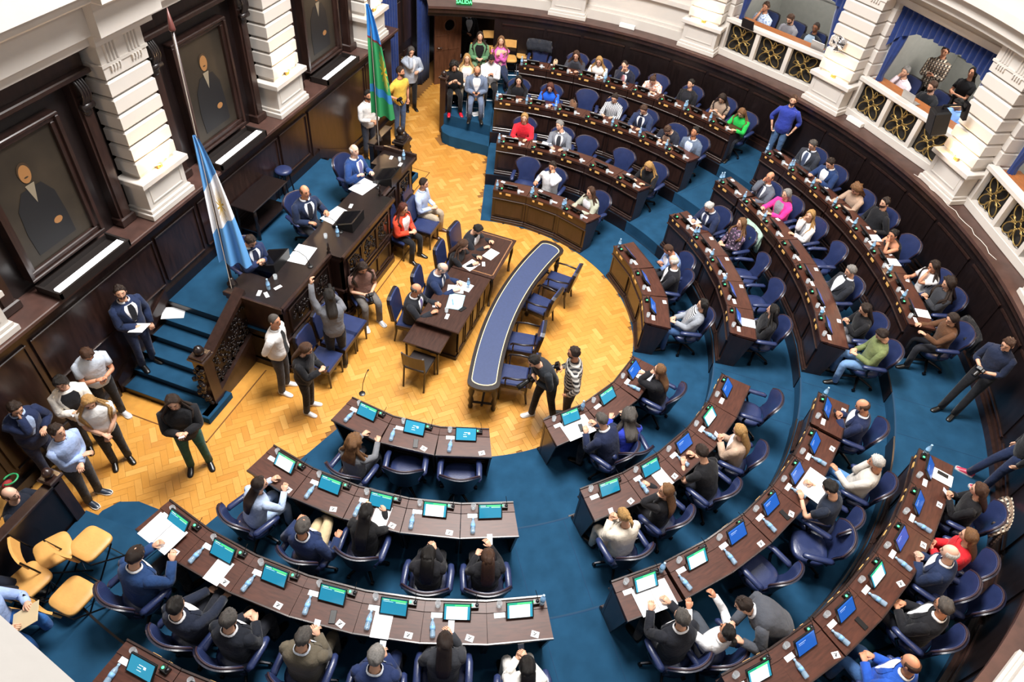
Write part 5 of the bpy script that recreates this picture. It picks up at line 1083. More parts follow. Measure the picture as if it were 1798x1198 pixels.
# ---- block C
SP('C', 1, 0, 'person with glasses in black blazer', 'hand on cheek, front row', (1158, 650), turn=0, top=('cardigan', '15151a', 'dcdce2'), hair=('long', 'light', .22), glasses=True, pose='chinl', lean=0, nod=.0, yaw=.15, legs=BK, **W_)
SP('C', 1, 1, 'person in royal blue cardigan', 'leaning towards the navy suit beside', (1105, 731), turn=-25, top=('cardigan', '2a3cae', '2440b4'), hair=('curly', 'salt', .16), pose='desk', lean=.25, nod=.3, yaw=-.3, legs=NV, **W_)
SP('C', 1, 2, 'person in navy suit over document', 'front row aisle seat', (1056, 737), turn=20, top=('suit', '1a2340', WH), hair=('short', 'salt'), pose='desk', lean=.4, nod=.4)
inf = SP('C', 2, 1, 'person in tan jacket', 'second row, holding a phone', (1299, 757), turn=10, top=('cardigan', 'b39a86', WH), hair=('long', 'blond', .34), pose='phone', nod=.4, **W_); phone(inf, True)
SP('C', 2, 2, 'person in black T-shirt', 'leaning on the desk in the second row', (1232, 794), top=('tee', '141418'), sleeve='short', hair=('short', 'dark'), pose='desk', lean=.4, nod=.5)
SP('C', 2, 3, 'person in black looking sideways', 'second row', (1170, 861), turn=10, top=('top', '17171c'), hair=('long', 'light', .28), pose='chinl', yaw=.7, nod=.1, legs=BK, **W_)
inf = SP('C', 2, 4, 'person in cream suit', 'second row aisle seat, holding a phone', (1095, 906), turn=0, top=('cardigan', 'd8cfc0', 'cfc5b6'), legs='d8cfc0', hair=('tied', 'blond'), pose='phone', nod=.5, lean=.12, yaw=.2, **W_); phone(inf, True)
inf = SP('C', 3, 0, 'person in navy suit at desk end', 'third row aisle seat, looking at phone', (1515, 713), top=('suit', '1a2546', 'dfe6f2'), hair=('horseshoe', 'brown'), sk='m', pose='phone', nod=.5, lean=.05); phone(inf)
SP('C', 3, 1, 'person in grey sweater and jeans', 'third row, hand at the head', (1540, 812), top=('sweater', 'c6c1ba'), hair=('short', 'white'), sk='m', pose='chin', nod=.4, lean=.05, legs='5b8cc4', fat=.05)
SP('C', 3, 2, 'person in navy T-shirt reading papers', 'third row', (1458, 857), top=('tee', '1c2434'), sleeve='short', hair=('short', 'black'), pose='read', nod=.65, lean=.15, legs='3f6ea8')
SP('C', 3, 5, 'person in white top raising hands', 'facing the bending grey suit', (1277, 1110), top=('shirt', 'dcdcde'), hair=('tied', 'black'), sk='m', pose=((.2, .33, 1.05), (-.16, .36, 1.02)), nod=-.1, legs='4a4f58', lean=.0, **W_)
SP('C', 3, 6, 'person in black suit hands on document', 'third row aisle seat', (1197, 1085), top=('suit', '181a22', WH), hair=('short', 'salt'), pose='desk', nod=.2, lean=.12, yaw=.2)
inf = SP('C', 4, 0, 'person in black with phone', 'back row, plaid shirt on chair', (1719, 861), top=('top', '141418'), hair=('long', 'brown', .12), pose='phone', nod=.3, **W_); phone(inf, True)
SP('C', 4, 1, 'person in red suit', 'back row', (1701, 942), top=('cardigan', 'd0242e', 'c01c28'), legs='d0242e', hair=('long', 'light', .16), pose='lap', nod=.25, **W_)
SP('C', 4, 2, 'person in navy suit hands together', 'back row', (1668, 971), top=('suit', '1b2a4a', WH), hair=('horseshoe', 'white'), sk='p', pose='phone', nod=.2, lean=.12, fat=.04)
SP('C', 4, 4, 'person with glasses in black suit', 'back row', (1657, 1065), top=('suit', '15161c', WH), hair=('short', 'salt'), glasses=True, sk='m', pose='lap', nod=.25, lean=-.05, fat=.06)
SP('C', 4, 5, 'person in bright blue blazer', 'white shirt, back row at bottom', (1599, 1166), top=('suit', '2252b0', WH), hair=('horseshoe', 'brown'), sk='m', pose='lap', nod=.25, lean=-.05, fat=.05, legs='44699c')
# ---- block D
SP('D', 1, 2, 'person in grey sweater leaning forward', 'front row', (621, 778), top=('sweater', '6c6e74'), hair=('curly', 'light', .1), pose='desk', lean=.2, nod=.3, **W_)
inf = SP('D', 2, 0, 'person in black phone held up', 'second row aisle seat', (857, 980), top=('top', '15151a'), hair=('long', 'brown', .24), pose='phone1', nod=.4, lean=.05, legs=BK, **W_); phone(inf, True, 1)
SP('D', 2, 1, 'person in black hands before face', 'second row', (752, 976), top=('top', '14141a'), hair=('long', 'black', .2), pose='phone', nod=.6, lean=.05, legs=BK, **W_)
SP('D', 2, 2, 'person in black satin shirt', 'leafing through a magazine', (643, 900), top=('shirt', '111114'), hair=('long', 'black', .36), pose='desk', nod=.3, lean=.15, legs=BK, **W_)
SP('D', 2, 3, 'person in navy blazer beige trousers', 'hands on armrests', (532, 925), top=('suit', '1c2c52', 'dfe4ee'), hair=('spot', 'salt'), sk='m', pose='arms', nod=.35, legs='c9b48e', cross=True, lean=0)
SP('D', 2, 4, 'person in light blue sweater', 'leaning on the desk, second row end', (456, 850), turn=-10, top=('sweater', 'aebfdc'), hair=('long', 'dark', .26), pose='desk', yaw=-.6, nod=.1, lean=.3, legs='a9bddb', **W_)
inf = SP('D', 3, 0, 'person in white shirt and trousers', 'third row aisle seat at bottom', (926, 1172), top=('shirt', 'e6e3de'), hair=('long', 'black', .2), pose='phone', nod=.5, lean=.05, legs='e0ddd8', **W_); phone(inf, False)
inf = SP('D', 3, 1, 'person in charcoal blazer', 'holding up a phone, third row', (781, 1128), top=('cardigan', '2c2e34', '202026'), hair=('long', 'dark', .24), pose='phone1', nod=.4, lean=.1, **W_); phone(inf, True, 1)
inf = SP('D', 3, 2, 'person in navy suit over phone', 'third row', (660, 1153), top=('suit', '1d2c54', 'dfe6f2'), hair=('spot', 'grey'), pose='phone', nod=.5, lean=.1, legs='1d2c54'); phone(inf, True)
inf = SP('D', 3, 3, 'person in khaki brown suit', 'holding a phone, third row', (533, 1119), top=('suit', '5e5648', 'd6deea'), legs='5e5648', hair=('short', 'salt'), pose='phone', nod=.4, lean=.05, yaw=-.2); phone(inf, True)
SP('D', 3, 4, 'person in black suit clasped hands', 'third row', (402, 1087), top=('suit', '161a24', WH), hair=('short', 'salt'), pose='lap', nod=.3, lean=.0)
SP('D', 3, 5, 'person in midnight suit', 'crossed legs, third row', (309, 1065), top=('suit', '181f30', WH), hair=('short', 'black'), pose='knee', nod=.3, lean=.0, cross=True)
SP('D', 3, 6, 'person in blue suit reading large sheets', 'third row end seat', (238, 976), top=('suit', '1d3a66', WH), hair=('spot', 'dark'), pose='read', nod=.4, lean=.12, fat=.06)
# ---- dais
def swch(inf, z, label): x, y, _ = inf['loc']; make('swivel_chair', SWIV, label, 'chair', TM((x, y, z), inf['face']-PI/2), 'presiding officers chairs')
i1 = person('person with phone on the dais', 'person in navy suit looking at a phone at the near end of the dais', (440, 423), z=DZ, img=35, top=('suit', '1c2a4e', 'dde4f0', '1c2440'), hair=('short', 'dark'), glasses=True, pose='phone', nod=.6, legs='1c2a4e'); phone(i1); swch(i1, DZ, 'blue leather chair of the person with phone on the dais')
i2 = person('person at the middle of the dais', 'person in navy suit and dark tie at the middle of the dais', (535, 336), z=DZ, img=40, top=('suit', '1a2744', 'e2e6ee', '181c2c'), hair=('horseshoe', 'brown'), sk='m', pose='rest', nod=.1, yaw=.1); swch(i2, DZ, 'blue leather chair at the middle of the dais')
i3 = person('person at the far end of the dais', 'person in bright blue suit and lavender tie at the far end of the dais', (622, 264), z=DZ, img=20, top=('suit', '1f3f78', 'e6e8f0', '6a6a9a'), hair=('horseshoe', 'white'), sk='p', pose=((.28, .3, .86), (-.1, .34, .76)), nod=.0, yaw=-.2, fat=.05); swch(i3, DZ, 'blue leather chair at the far end of the dais')
# ---- standing people
def ST(short, label, px, img, z=0, **kw): return person(short, label, px, z=z, img=img, stand=True, **kw)
ST('person by the green flag', 'person in white shirt standing behind the green flag', (646, 167), 40, top=('shirt', 'e2e0de'), hair=('short', 'black'), beard='black', sk='m', pose='camera', legs='3a3f4c', nod=.1)
inf = ST('person in yellow T-shirt', 'person in yellow T-shirt and jeans holding a camera', (703, 126), 30, top=('tee', 'e2bd4c'), sleeve='short', hair=('short', 'dark'), beard='dark', sk='m', pose='camhip', legs='44597c', nod=0, shoe='2a3550', sc=1.03, yaw=.4)
CAMP = [('camera_body', MB().box(-.065, .065, -.03, .03, -.045, .045, .008).box(-.025, .025, -.03, .03, .045, .07, .006).mesh('camera_body', BLK)), ('lens', MB().lathe([(.035, .03), (.037, .06), (.034, .12), (.036, .14), (.03, .14)], 14, (0, 0, 0), 'y').mesh('lens', BLK, True))]
CAML = [CAMP[0], ('lens', MB().lathe([(.036, .03), (.04, .1), (.045, .2), (.05, .26), (.04, .26)], 14, (0, 0, 0), 'y').mesh('lens', BLK, True))]
held(inf, 'camera', CAMP, 'black camera held by the person in yellow T-shirt', 'camera', 1, rx=-.6, group='cameras')
ST('person in pale grey jacket', 'person in pale grey jacket standing by the blue curtain', (722, 90), 60, top=('suit', 'aeb6c4', WH), hair=('bob', 'salt'), pose='mouth', legs='18191e', nod=.4)
ST('person in the dark doorway', 'person in dark suit standing in the shadow under the exit sign', (824, 22), 60, z=0, top=('suit', '111217', 'd8d8dc'), hair=('buzz', 'dark'), sk='t', pose='paper', legs='111217', nod=.5)
inf = ST('person in blue shirt by the curved wall', 'person in blue shirt and jeans standing against the curved wall', (1393, 176), 115, z=.84, top=('shirt', '2f3f9c'), sleeve='three', hair=('short', 'brown'), beard='brown', pose='pocket', legs='4a6890', nod=.1, fat=.03, shoe='8a8a8a')
inf = ST('leaning photographer', 'person in navy shirt leaning on the curved wall with a camera', (1770, 604), 150, z=.84, top=('shirt', '1d2740'), sleeve='three', hair=('short', 'brown'), pose='camera', legs='17181d', nod=.45, lean=.1, knees={1: (0, .32), -1: (0, .25)}, sc=.98); held(inf, 'camera', CAMP, 'black camera held by the leaning photographer', 'camera', None, rx=-.7, group='cameras')
person('person in jeans and red sneakers', 'person in jeans and red sneakers leaning at the right edge', None, xy=polar(8.86, 83.8)[:2], face=262, stand=True, z=.84, top=('shirt', '17181d'), hair=('short', 'dark'), pose='down', legs='1f2c4c', nod=.2, shoe='b8405a', sole=True, knees={1: (0, .3), -1: (0, .1)})
inf = ST('person on the stairs', 'person in navy suit and tie standing on the dais stairs', (211, 513), 35, z=.28, top=('suit', '1d2b4c', 'e8e8ec', '14161e'), hair=('short', 'dark'), beard='dark', pose='paper', legs='1d2b4c', nod=.0, yaw=-.4, shoe='0d0d0f')
held(inf, 'paper_sheet', SH['a4'], 'folded white paper in the hand of the person on the stairs', 'paper', 1, rx=.35, rz=.3)
inf = ST('person in pale short-sleeved shirt', 'person in pale blue short-sleeved shirt looking at a phone by the wall', (153, 622), 50, top=('shirt', 'c3cedd'), sleeve='short', hair=('short', 'brown'), sk='m', pose='phone', legs='17181d', nod=.8, shoe='c8c8cc', sole=True, lean=.1); phone(inf)
inf = ST('person in white blazer by the wall', 'person with glasses in white blazer holding a phone by the wall', (106, 672), 60, top=('cardigan', 'e2ded6', '1a1c22'), hair=('fringe', 'black', .2), glasses=True, pose='phone', legs='2c2d33', nod=.2, yaw=-.3, sc=.95); phone(inf, True, 1)
ST('person in white tee hands clasped', 'person in white tee and black trousers with clasped hands', (156, 706), 70, top=('tee', 'e6e5e3'), sleeve='short', hair=('longf', 'blond', .36), pose='clasp', legs='16161a', nod=.45, sc=.95)
ST('person in navy suit hand on mouth', 'person in navy suit holding a hand to the mouth at the left edge', (27, 717), 40, top=('suit', '1b2748', 'a8bbdc'), hair=('short', 'dark'), pose='mouth', legs='1b2748', nod=.4)
ST('person in blue shirt arms folded', 'person in light blue shirt standing with folded arms', (100, 757), 20, top=('shirt', '9db2dc'), hair=('short', 'dark'), pose='crossed', legs='2f3136', nod=.05, shoe='26303f', sole=True, yaw=.1)
inf = ST('person in green trousers', 'person in black blazer and green trousers standing alone on the parquet', (303, 706), 85, top=('cardigan', '17171b', '101014'), hair=('longf', 'dark', .26), pose='phone', legs='1d5448', nod=.3, shoe='111113', sc=1.02, spread=1.3); phone(inf, True)
ST('person in white shirt and black tie', 'person in white shirt and black tie with hands behind the back', (482, 563), 10, top=('shirt', 'e0dedd', '1a1b20'), hair=('buzz', 'salt'), sk='m', pose='behind', legs='3a3b42', nod=.0, yaw=-.2, shoe='e6e6e6', fat=.04)
inf = ST('person in black leather jacket standing', 'person in black leather jacket and leggings typing on a phone by the dais', (537, 613), 10, top=('cardigan', '16161a', '1c1c22'), hair=('long', 'brown', .2), pose='phone', legs='121216', nod=.5, sc=.92, shoe='e4e4e6'); phone(inf)
inf = ST('person raising an arm', 'person in grey sweater and black trousers raising an arm beside a camera', (578, 520), 255, top=('sweater', '6a6c72'), hair=('long', 'black', .14), pose='raise', legs='131317', nod=.1, sc=.97, skirt=True); held(inf, 'camera', CAMP, 'camera raised by the person in grey sweater', 'camera', 1, rx=0, group='cameras')
inf = person('person in brown T-shirt', 'person in brown T-shirt and grey trousers sitting with a camera by the dais', (637, 470), z=0, img=55, top=('tee', '7a5a50'), sleeve='short', hair=('longf', 'dark', .22), pose='lap', legs='66625f', nod=.6, lean=.1, seat_h=.44, fat=.04, sc=1.0, shoe='b8bac0', sole=True); held(inf, 'camera', CAMP, 'camera in the lap of the person in brown T-shirt', 'camera', None, rx=-.7, group='cameras'); x, y, _ = inf['loc']
make('upholstered_chair', SIDE, 'blue upholstered chair under the person in brown T-shirt', 'chair', TM((x, y, 0.0), inf['face']-PI/2), 'blue chairs against the dais')
inf = ST('photographer with long lens', 'dark-clothed person bending with a long-lens camera beside the curved table', (938, 634), 160, top=('sweater', '22262c'), hair=('short', 'black'), pose='camera', legs='131316', nod=.5, lean=.5, shoe='d8d8da', sole=True, knees={1: (0, .18), -1: (0, -.12)}); held(inf, 'camera', CAML, 'black long-lens camera of the bending photographer', 'camera', None, rx=-.5, group='cameras')
inf = ST('person in striped shirt', 'person in black and white striped shirt carrying a camera', (1008, 620), 185, top=('shirt', 'p_knit'), hair=('short', 'dark'), beard='dark', sk='m', pose='camhip', legs='4a4034', nod=.1, shoe='3a3a3a'); held(inf, 'camera', CAML, 'camera with pale lens carried by the person in striped shirt', 'camera', 1, rx=-.5, group='cameras')
# person bending over a neighbour in block C
i = person('person in grey suit bending', 'person in grey suit bending over the person with raised hands', (1306, 1062), z=ZK[2], img=190, stand=True, top=('suit', '4a4d55', WH), hair=('short', 'dark'), pose=((-.05, .55, .95), (-.3, .5, 1.05)), legs='44474f', lean=1.0, nod=.5)
# ---- seated around the floor
def SC_(short, label, px, img, parts, clabel, z=0, grp='blue chairs', name='upholstered_chair', **kw):
    inf = person(short, label, px, z=z, img=img, **kw); x, y, _ = inf['loc']; make(name, parts, clabel, 'chair', TM((x, y, z), inf['face']-PI/2), grp); return inf
SC_('person in orange jacket', 'person in orange-red jacket seated against the dais', (708, 366), 25, SIDE, 'blue upholstered chair under the person in orange jacket', top=('cardigan', 'd9472c', WH), hair=('longf', 'auburn', .2), pose='lap', legs='17181d', nod=.2, grp='blue chairs against the dais', **W_)
SC_('person in pale blue shirt', 'person in pale blue shirt and beige trousers seated against the dais', (744, 322), 15, SIDE, 'blue upholstered chair under the person in pale blue shirt', top=('shirt', 'b3c3e2'), hair=('short', 'dark'), pose='lap', legs='a89a86', nod=.1, grp='blue chairs against the dais', shoe='4a2c22')
T4 = 'blue chairs at the clerks desk'
SC_('clerk with purple tie', 'person in dark suit and purple tie at the clerks desk', (731, 508), 12, SIDE, 'blue chair under the clerk with purple tie', top=('suit', '1d1f26', WH, '5a4a86'), hair=('horseshoe', 'salt'), sk='m', pose='write', nod=.15, lean=.1, grp=T4)
SC_('clerk with glasses', 'person with glasses in navy suit reading at the clerks desk', (777, 471), 12, SIDE, 'blue chair under the clerk with glasses', top=('suit', '1b2a4c', WH, '20304e'), hair=('horseshoe', 'grey'), glasses=True, sk='p', pose='desk', nod=.55, lean=.15, grp=T4)
SC_('clerk in black', 'person in black writing at the leather-topped table', (813, 430), 15, SIDE, 'blue chair under the clerk in black', top=('top', '15151a'), hair=('longf', 'brown', .3), pose='write', nod=.5, lean=.15, grp=T4, **W_)
SC_('clerk in black and white', 'person in black and white writing at the far table end', (839, 403), 20, SIDE, 'blue chair under the clerk in black and white', top=('cardigan', '1b1d24', 'e0e0e4'), hair=('short', 'black'), pose='write', nod=.7, lean=.2, grp=T4, **W_)
AE = 'tan folding chairs on the far platform'
def FC(short, label, px, face, z, **kw): return SC_(short, label, px, face, FOLD, 'tan folding chair under the '+short, z=z, grp=AE, name='folding_chair', **kw)
inf = FC('person in black with red shoes', 'person in black with red shoes seated on the far platform', (798, 116), 75, .56, top=('top', '141418'), hair=('curlyshort', 'black'), sleeve='three', pose='phone', legs='121216', nod=.5, shoe='c01c30', **W_); phone(inf)
inf = FC('person in blue-grey blazer', 'person with glasses in blue-grey blazer on the far platform', (838, 124), 90, .56, top=('suit', '6b7890', WH), hair=('horseshoe', 'brown'), glasses=True, sk='m', pose='lap', legs='65728c', nod=.6); phone(inf)
FC('person in cream jacket', 'person with glasses in cream jacket on the far platform', (820, 103), 85, .56, top=('cardigan', 'd9c29c', 'e4e4e8'), hair=('longf', 'blond', .22), glasses=True, pose='lap', legs='8a8072', nod=-.05, **W_)
inf = FC('person in white shirt on platform', 'person in white shirt looking at a phone on the far platform', (863, 104), 85, .56, top=('shirt', 'e8e8ea'), hair=('short', 'black'), beard='black', sk='m', pose='phone', legs='17181d', nod=.7); phone(inf)
FC('person in green cardigan', 'person in green cardigan against the dark wall', (843, 64), 85, .84, top=('cardigan', '5f8a64', '121214'), hair=('longf', 'dark', .22), pose='lap', legs='6a8a6a', nod=.0, **W_)
FC('person in pink cardigan', 'person in pink cardigan and jeans against the dark wall', (880, 72), 75, .84, top=('cardigan', 'e268b8', 'd8b89a'), hair=('longf', 'light', .2), pose='crossed', legs='26304a', nod=.0, cross=True, yaw=-.2, **W_)
for k, (u, v, zz, q) in enumerate(((868, 62, .84, 'empty tan folding chair behind the person in pink'), (900, 78, .84, 'empty tan folding chair beside the person in pink'), (926, 72, .84, 'empty tan folding chair beside the back row coats'))):
    p = at(u, v, zz+.75); make('folding_chair', FOLD, q, 'chair', TM((p[0]+.22, p[1], zz), math.radians(25)-PI/2), AE)
# ---- lower left platform
for (u, v), q, r in (((158, 955), 'empty tan folding chair beside the person in blue suit', 175), ((50, 1020), 'tan folding chair nearest the left edge', 170), ((128, 1046), 'empty tan folding chair in front of the jeans', 175)):
    p = at(u, v, .56+.46); make('folding_chair', FOLD, q, 'chair', TM((p[0], p[1], .56), math.radians(r)-PI/2), 'tan folding chairs on the near platform')
p = at(65, 925, 1.2); make('folding_chair', FOLD, 'folded tan chair leaning against the dark railing', 'chair', TM((p[0]+.12, p[1]+.28, .56), math.radians(150)-PI/2, -.0), 'tan folding chairs on the near platform')
SC_('person in dark sweater', 'person in dark sweater seated behind the dark railing, left edge', (18, 868), 5, FOLD, 'tan folding chair hidden under the person in dark sweater', z=0, grp='tan folding chairs on the near platform', name='folding_chair', top=('sweater', '161d2c'), hair=('horseshoe', 'brown'), sk='p', pose=((.05, .4, 1.0), (-.12, .4, .95)), legs='17181d', nod=.0)
SC_('person with folder', 'person in blue shirt and jeans holding a manila folder, cut by the parapet', (-40, 1052), 10, FOLD, 'tan folding chair under the person with folder', z=.56, grp='tan folding chairs on the near platform', name='folding_chair', top=('shirt', '9db4e0'), hair=('short', 'dark'), pose='read', legs='2c5fa0', nod=.3, shoe='7a6f66', sole=True)
SC_('person with crossed legs', 'dark-trousered person at the left edge with a black shoe crossed over', (-95, 985), 10, FOLD, 'tan folding chair under the person with crossed legs', z=.56, grp='tan folding chairs on the near platform', name='folding_chair', top=('suit', '1a2236', WH), hair=('short', 'dark'), pose='lap', legs='141a28', cross=True, shoe='0d0d0f')
# ---- balcony people
BZ = 2.2
def BS(short, label, px, face, **kw): return person(short, label, px, z=BZ, face=face, **kw)
GC = 'dark chairs on the balconies'
for short, label, px, face, kw in (
    ('person in patterned shirt', 'person in patterned blue shirt resting chin on hand, first balcony', (1345, 12), 330, dict(top=('shirt', 'p_blueprint'), sleeve='short', hair=('short', 'brown'), pose='chin', sk='m')),
    ('person in grey polo', 'person in grey polo looking at a phone on the first balcony', (1388, 33), 325, dict(top=('tee', '77757a'), sleeve='short', hair=('short', 'brown'), beard='brown', pose='phone', nod=.6)),
    ('person in dark jacket on balcony', 'person with glasses in dark jacket beside the fan pillar', (1433, 48), 330, dict(top=('cardigan', '1b1d24', '93a6b8'), hair=('buzz', 'dark'), sk='d', glasses=True, pose='lap', nod=.2, lean=-.1)),
    ('person in pale pink shirt', 'person in pale pink shirt, hand on chin, second balcony', (1590, 126), 315, dict(top=('shirt', 'd8c6cc'), hair=('short', 'grey'), pose='chin', lean=.15)),
    ('person in black hoodie', 'person in black hoodie typing on a silver laptop, second balcony', (1637, 152), 310, dict(top=('sweater', '17181c'), hair=('short', 'brown'), beard='brown', pose='desk', nod=.3, lean=.15)),
    ('person in sky blue shirt', 'person in sky blue shirt on phone below the loudspeaker', (1682, 182), 305, dict(top=('shirt', '7fa8e6'), hair=('short', 'black'), pose='phone', nod=.6, lean=.15))):
    inf = BS(short, label, px, face, **kw); x, y, _ = inf['loc']; make('upholstered_chair', SIDE, 'dark chair under the '+short, 'chair', TM((x, y, BZ), inf['face']-PI/2), GC)
    if kw['pose'] == 'phone': phone(inf)
ST('person in grey shirt', 'person in grey shirt and black trousers standing at the back of the balcony', (1628, 42), 120, z=BZ, top=('shirt', '7e8386'), sleeve='three', hair=('short', 'dark'), pose='down', legs='17171b', shoe='111113')
inf = ST('person in plaid shirt', 'person in plaid shirt filming with a phone on the balcony', (1660, 90), 140, z=BZ, top=('shirt', 'p_plaid'), hair=('short', 'dark'), sk='m', pose='phone', legs='3a3632', nod=.2); phone(inf)
ST('person in black on balcony', 'person in black holding a phone behind the loudspeaker', (1708, 128), 170, z=BZ, top=('tee', '131317'), sleeve='short', hair=('long', 'black', .3), sk='m', pose='phone', legs='131317', nod=0, sc=.9)
# ------------------------------------------------------------------ empty chairs
def EC(sec, row, i, px, turn=0, h=.5, img=None):
    p = at(px[0], px[1], ZK[row-1]+h); a = ANG[(sec, row)][i]; q = math.hypot(p[0], p[1]); p = p*min(1, max(q, RK[row-1]+.62, )/q if q < RK[row-1]+.62 else min(q, RK[row-1]+.98)/q) if q > RK[row-1]+.62 else p*(RK[row-1]+.62)/q; f = math.radians(a+180+turn)
    if img is not None: g0 = at(px[0], px[1], ZK[row-1]); g1 = at(px[0]+8*math.cos(math.radians(img)), px[1]+8*math.sin(math.radians(img)), ZK[row-1]); f = math.atan2(g1[1]-g0[1], g1[0]-g0[0])
    make('swivel_chair', SWIV, 'empty blue leather swivel chair, '+short_place(sec, row, i), 'chair', TM((p[0], p[1], ZK[row-1]), f-PI/2), 'swivel chairs of the members'); return p, f
def short_place(s, k, i): return place_name(s, k, i)
for e in (('A', 1, 0, (922, 312), 0, .62), ('A', 2, 2, (1022, 268), 0, .7), ('A', 2, 3, (1085, 290), 0, .7), ('A', 3, 2, (1028, 185), 10, .7), ('B', 2, 2, (1305, 480), -15, .5), ('B', 2, 3, (1328, 528), 0, .5), ('B', 3, 3, (1437, 462), -10, .5),
          ('C', 2, 0, (1312, 718), 10, .5), ('C', 3, 3, (1425, 960), 0, .45, 195), ('C', 3, 4, (1335, 1000), 0, .5), ('C', 4, 3, (1695, 1052), 0, .6), ('D', 1, 0, (808, 812), 0, .5), ('D', 1, 1, (718, 808), 10, .5), ('A', 4, 0, (948, 100), 0, .6)): EC(*e)
# ------------------------------------------------------------------ desks and what stands on them
def desk_at(sec, row, i):
    a = ANG[(sec, row)][i]; key = (sec, row, i); R = RK[row-1]
    pitch = {1: 13.3, 2: 8.65, 3: 6.65, 4: 5.32}[row]; w = 2*(R+.0)*math.tan(math.radians(pitch/2)); wo = 2*(R+.47)*math.tan(math.radians(pitch/2))
    if row not in DESKM: DESKM[row] = desk_parts(w, min(wo, w+.09))
    M = TM(polar(R, a, ZK[row-1]), math.radians(a)-PI/2)
    ow = owner(key); make('members_desk', DESKM[row], 'dark wooden desk '+ow, 'desk', M, 'desks of the members')
    near = sec in 'CD'; rnd = random.Random(hash((ord(sec), row, i)) & 0xffff)
    L = lambda x, y, z, rz=0, rx=0: M @ TM((x, y, z), rz, rx)
    kind = SCR.get(key, 'blue' if sec in 'ABC' else 'teal')
    t = thing('tablet_screen', 'desk screen on desk '+ow, 'screen', L(-.02, .15, .87, PI, -.75), 'desk screens')
    for p in MONB: link(p[0], p[1], t)
    link('display', SCRQ[kind], t, TM((0, -.0135, 0)))
    make('voting_terminal', TERM, 'green-lit voting unit on desk '+ow, 'console', L(-.215, .06, .795, PI+.1*rnd.uniform(-1, 1)), 'voting units')
    single('drinking_glass', GLSM, 'drinking glass on desk '+ow, 'glass', L(.2+.03*rnd.uniform(-1, 1), .06, .796), 'drinking glasses')
    single('name_card', CARDM, 'name card on desk '+ow, 'card', L(.21, .165, .786, .0, -.06), 'white desk cards')
    b = BOTS.get(key, 'lie' if near else rnd.choice(['up', 'up', 'up2', None]))
    if b == 'lie': make('water_bottle', BOTP, 'water bottle lying on desk '+ow, 'bottle', L(.23+.04*rnd.uniform(-1, 1), .42, .802, rnd.uniform(-.15, .15), PI/2), 'water bottles')
    elif b:
        make('water_bottle', BOTP, 'water bottle standing on desk '+ow, 'bottle', L(-.3, .07, .796), 'water bottles')
        if b == 'up2': make('water_bottle', BOTP, 'second water bottle on desk '+ow, 'bottle', L(-.3, .145, .786), 'water bottles')
    if rnd.random() < .75: make('ribbon_card', RIB, 'black ribbon card on desk '+ow, 'card', L(-.23+.06*rnd.uniform(-1, 1), .41, .771, rnd.uniform(-.4, .4), -.06), 'ribbon cards')
    if near and rnd.random() < .3: single('phone', PHM, 'dark phone on desk '+ow, 'phone', L(-.1, .36, .775, rnd.uniform(-.3, .3), -.06), 'phones on desks')
    d = DOCS.get(key)
    if d: single('document', SH[d[0]], 'white '+d[2]+' on desk '+ow, 'paper', L(d[1][0], d[1][1], d[1][2] if len(d[1]) > 2 else .779, d[1][3] if len(d[1]) > 3 else 0, -.06), 'papers on desks')
SCR = {('D', 1, 0): 'logo', ('D', 1, 1): 'logo', ('D', 1, 2): 'teal', ('D', 2, 1): 'white', ('D', 2, 4): 'white', ('D', 3, 0): 'white', ('D', 3, 1): 'white', ('C', 1, 0): 'blue', ('C', 1, 1): 'teal', ('C', 1, 2): 'teal',
       ('C', 2, 1): 'white', ('C', 2, 3): 'teal', ('C', 2, 4): 'teal', ('C', 3, 6): 'white', ('C', 3, 5): 'white', ('C', 4, 3): 'white', ('C', 4, 6): 'white', ('D', 4, 1): 'logo', ('D', 4, 0): 'logo'}
BOTS = {('C', 1, 1): None, ('C', 1, 2): 'up', ('C', 2, 0): None, ('C', 2, 4): None, ('C', 3, 6): 'up', ('D', 3, 0): 'up', ('D', 3, 6): None, ('C', 4, 0): 'up', ('C', 3, 0): 'up', ('D', 2, 4): None}
DOCS = {('D', 3, 6): ('open', (.03, .34, .83), 'large sheets'), ('D', 3, 5): ('a4', (-.1, .34), 'printed page'), ('D', 3, 2): ('a4', (.08, .34), 'page with ribbon'), ('C', 1, 2): ('open', (-.05, .33), 'open document'), ('C', 1, 0): ('a4', (-.08, .36), 'page'), ('C', 2, 3): ('a4', (-.1, .34), 'page'),
        ('C', 3, 6): ('open', (-.06, .33), 'open document'), ('C', 3, 2): ('open', (-.05, .42, .82), 'loose papers'), ('C', 4, 0): ('a4', (-.05, .35), 'sheet'), ('B', 2, 4): ('a4', (.0, .33), 'sheets'), ('B', 2, 0): ('a4', (-.02, .36), 'sheet'), ('B', 4, 7): ('a4', (.0, .33), 'sheet'), ('B', 4, 5): ('a4', (.05, .33), 'sheet'),
        ('B', 4, 4): ('a4', (.05, .33), 'booklet'), ('D', 2, 2): ('a4', (-.08, .32), 'printed magazine'), ('A', 4, 2): ('small', (.1, .35), 'note'), ('A', 2, 1): ('a4', (0, .36), 'sheet'), ('A', 3, 3): ('small', (0, .38), 'note'), ('A', 3, 5): ('small', (0, .38), 'note')}
for (sec, row), al in ANG.items():
    for i in range(len(al)): desk_at(sec, row, i)
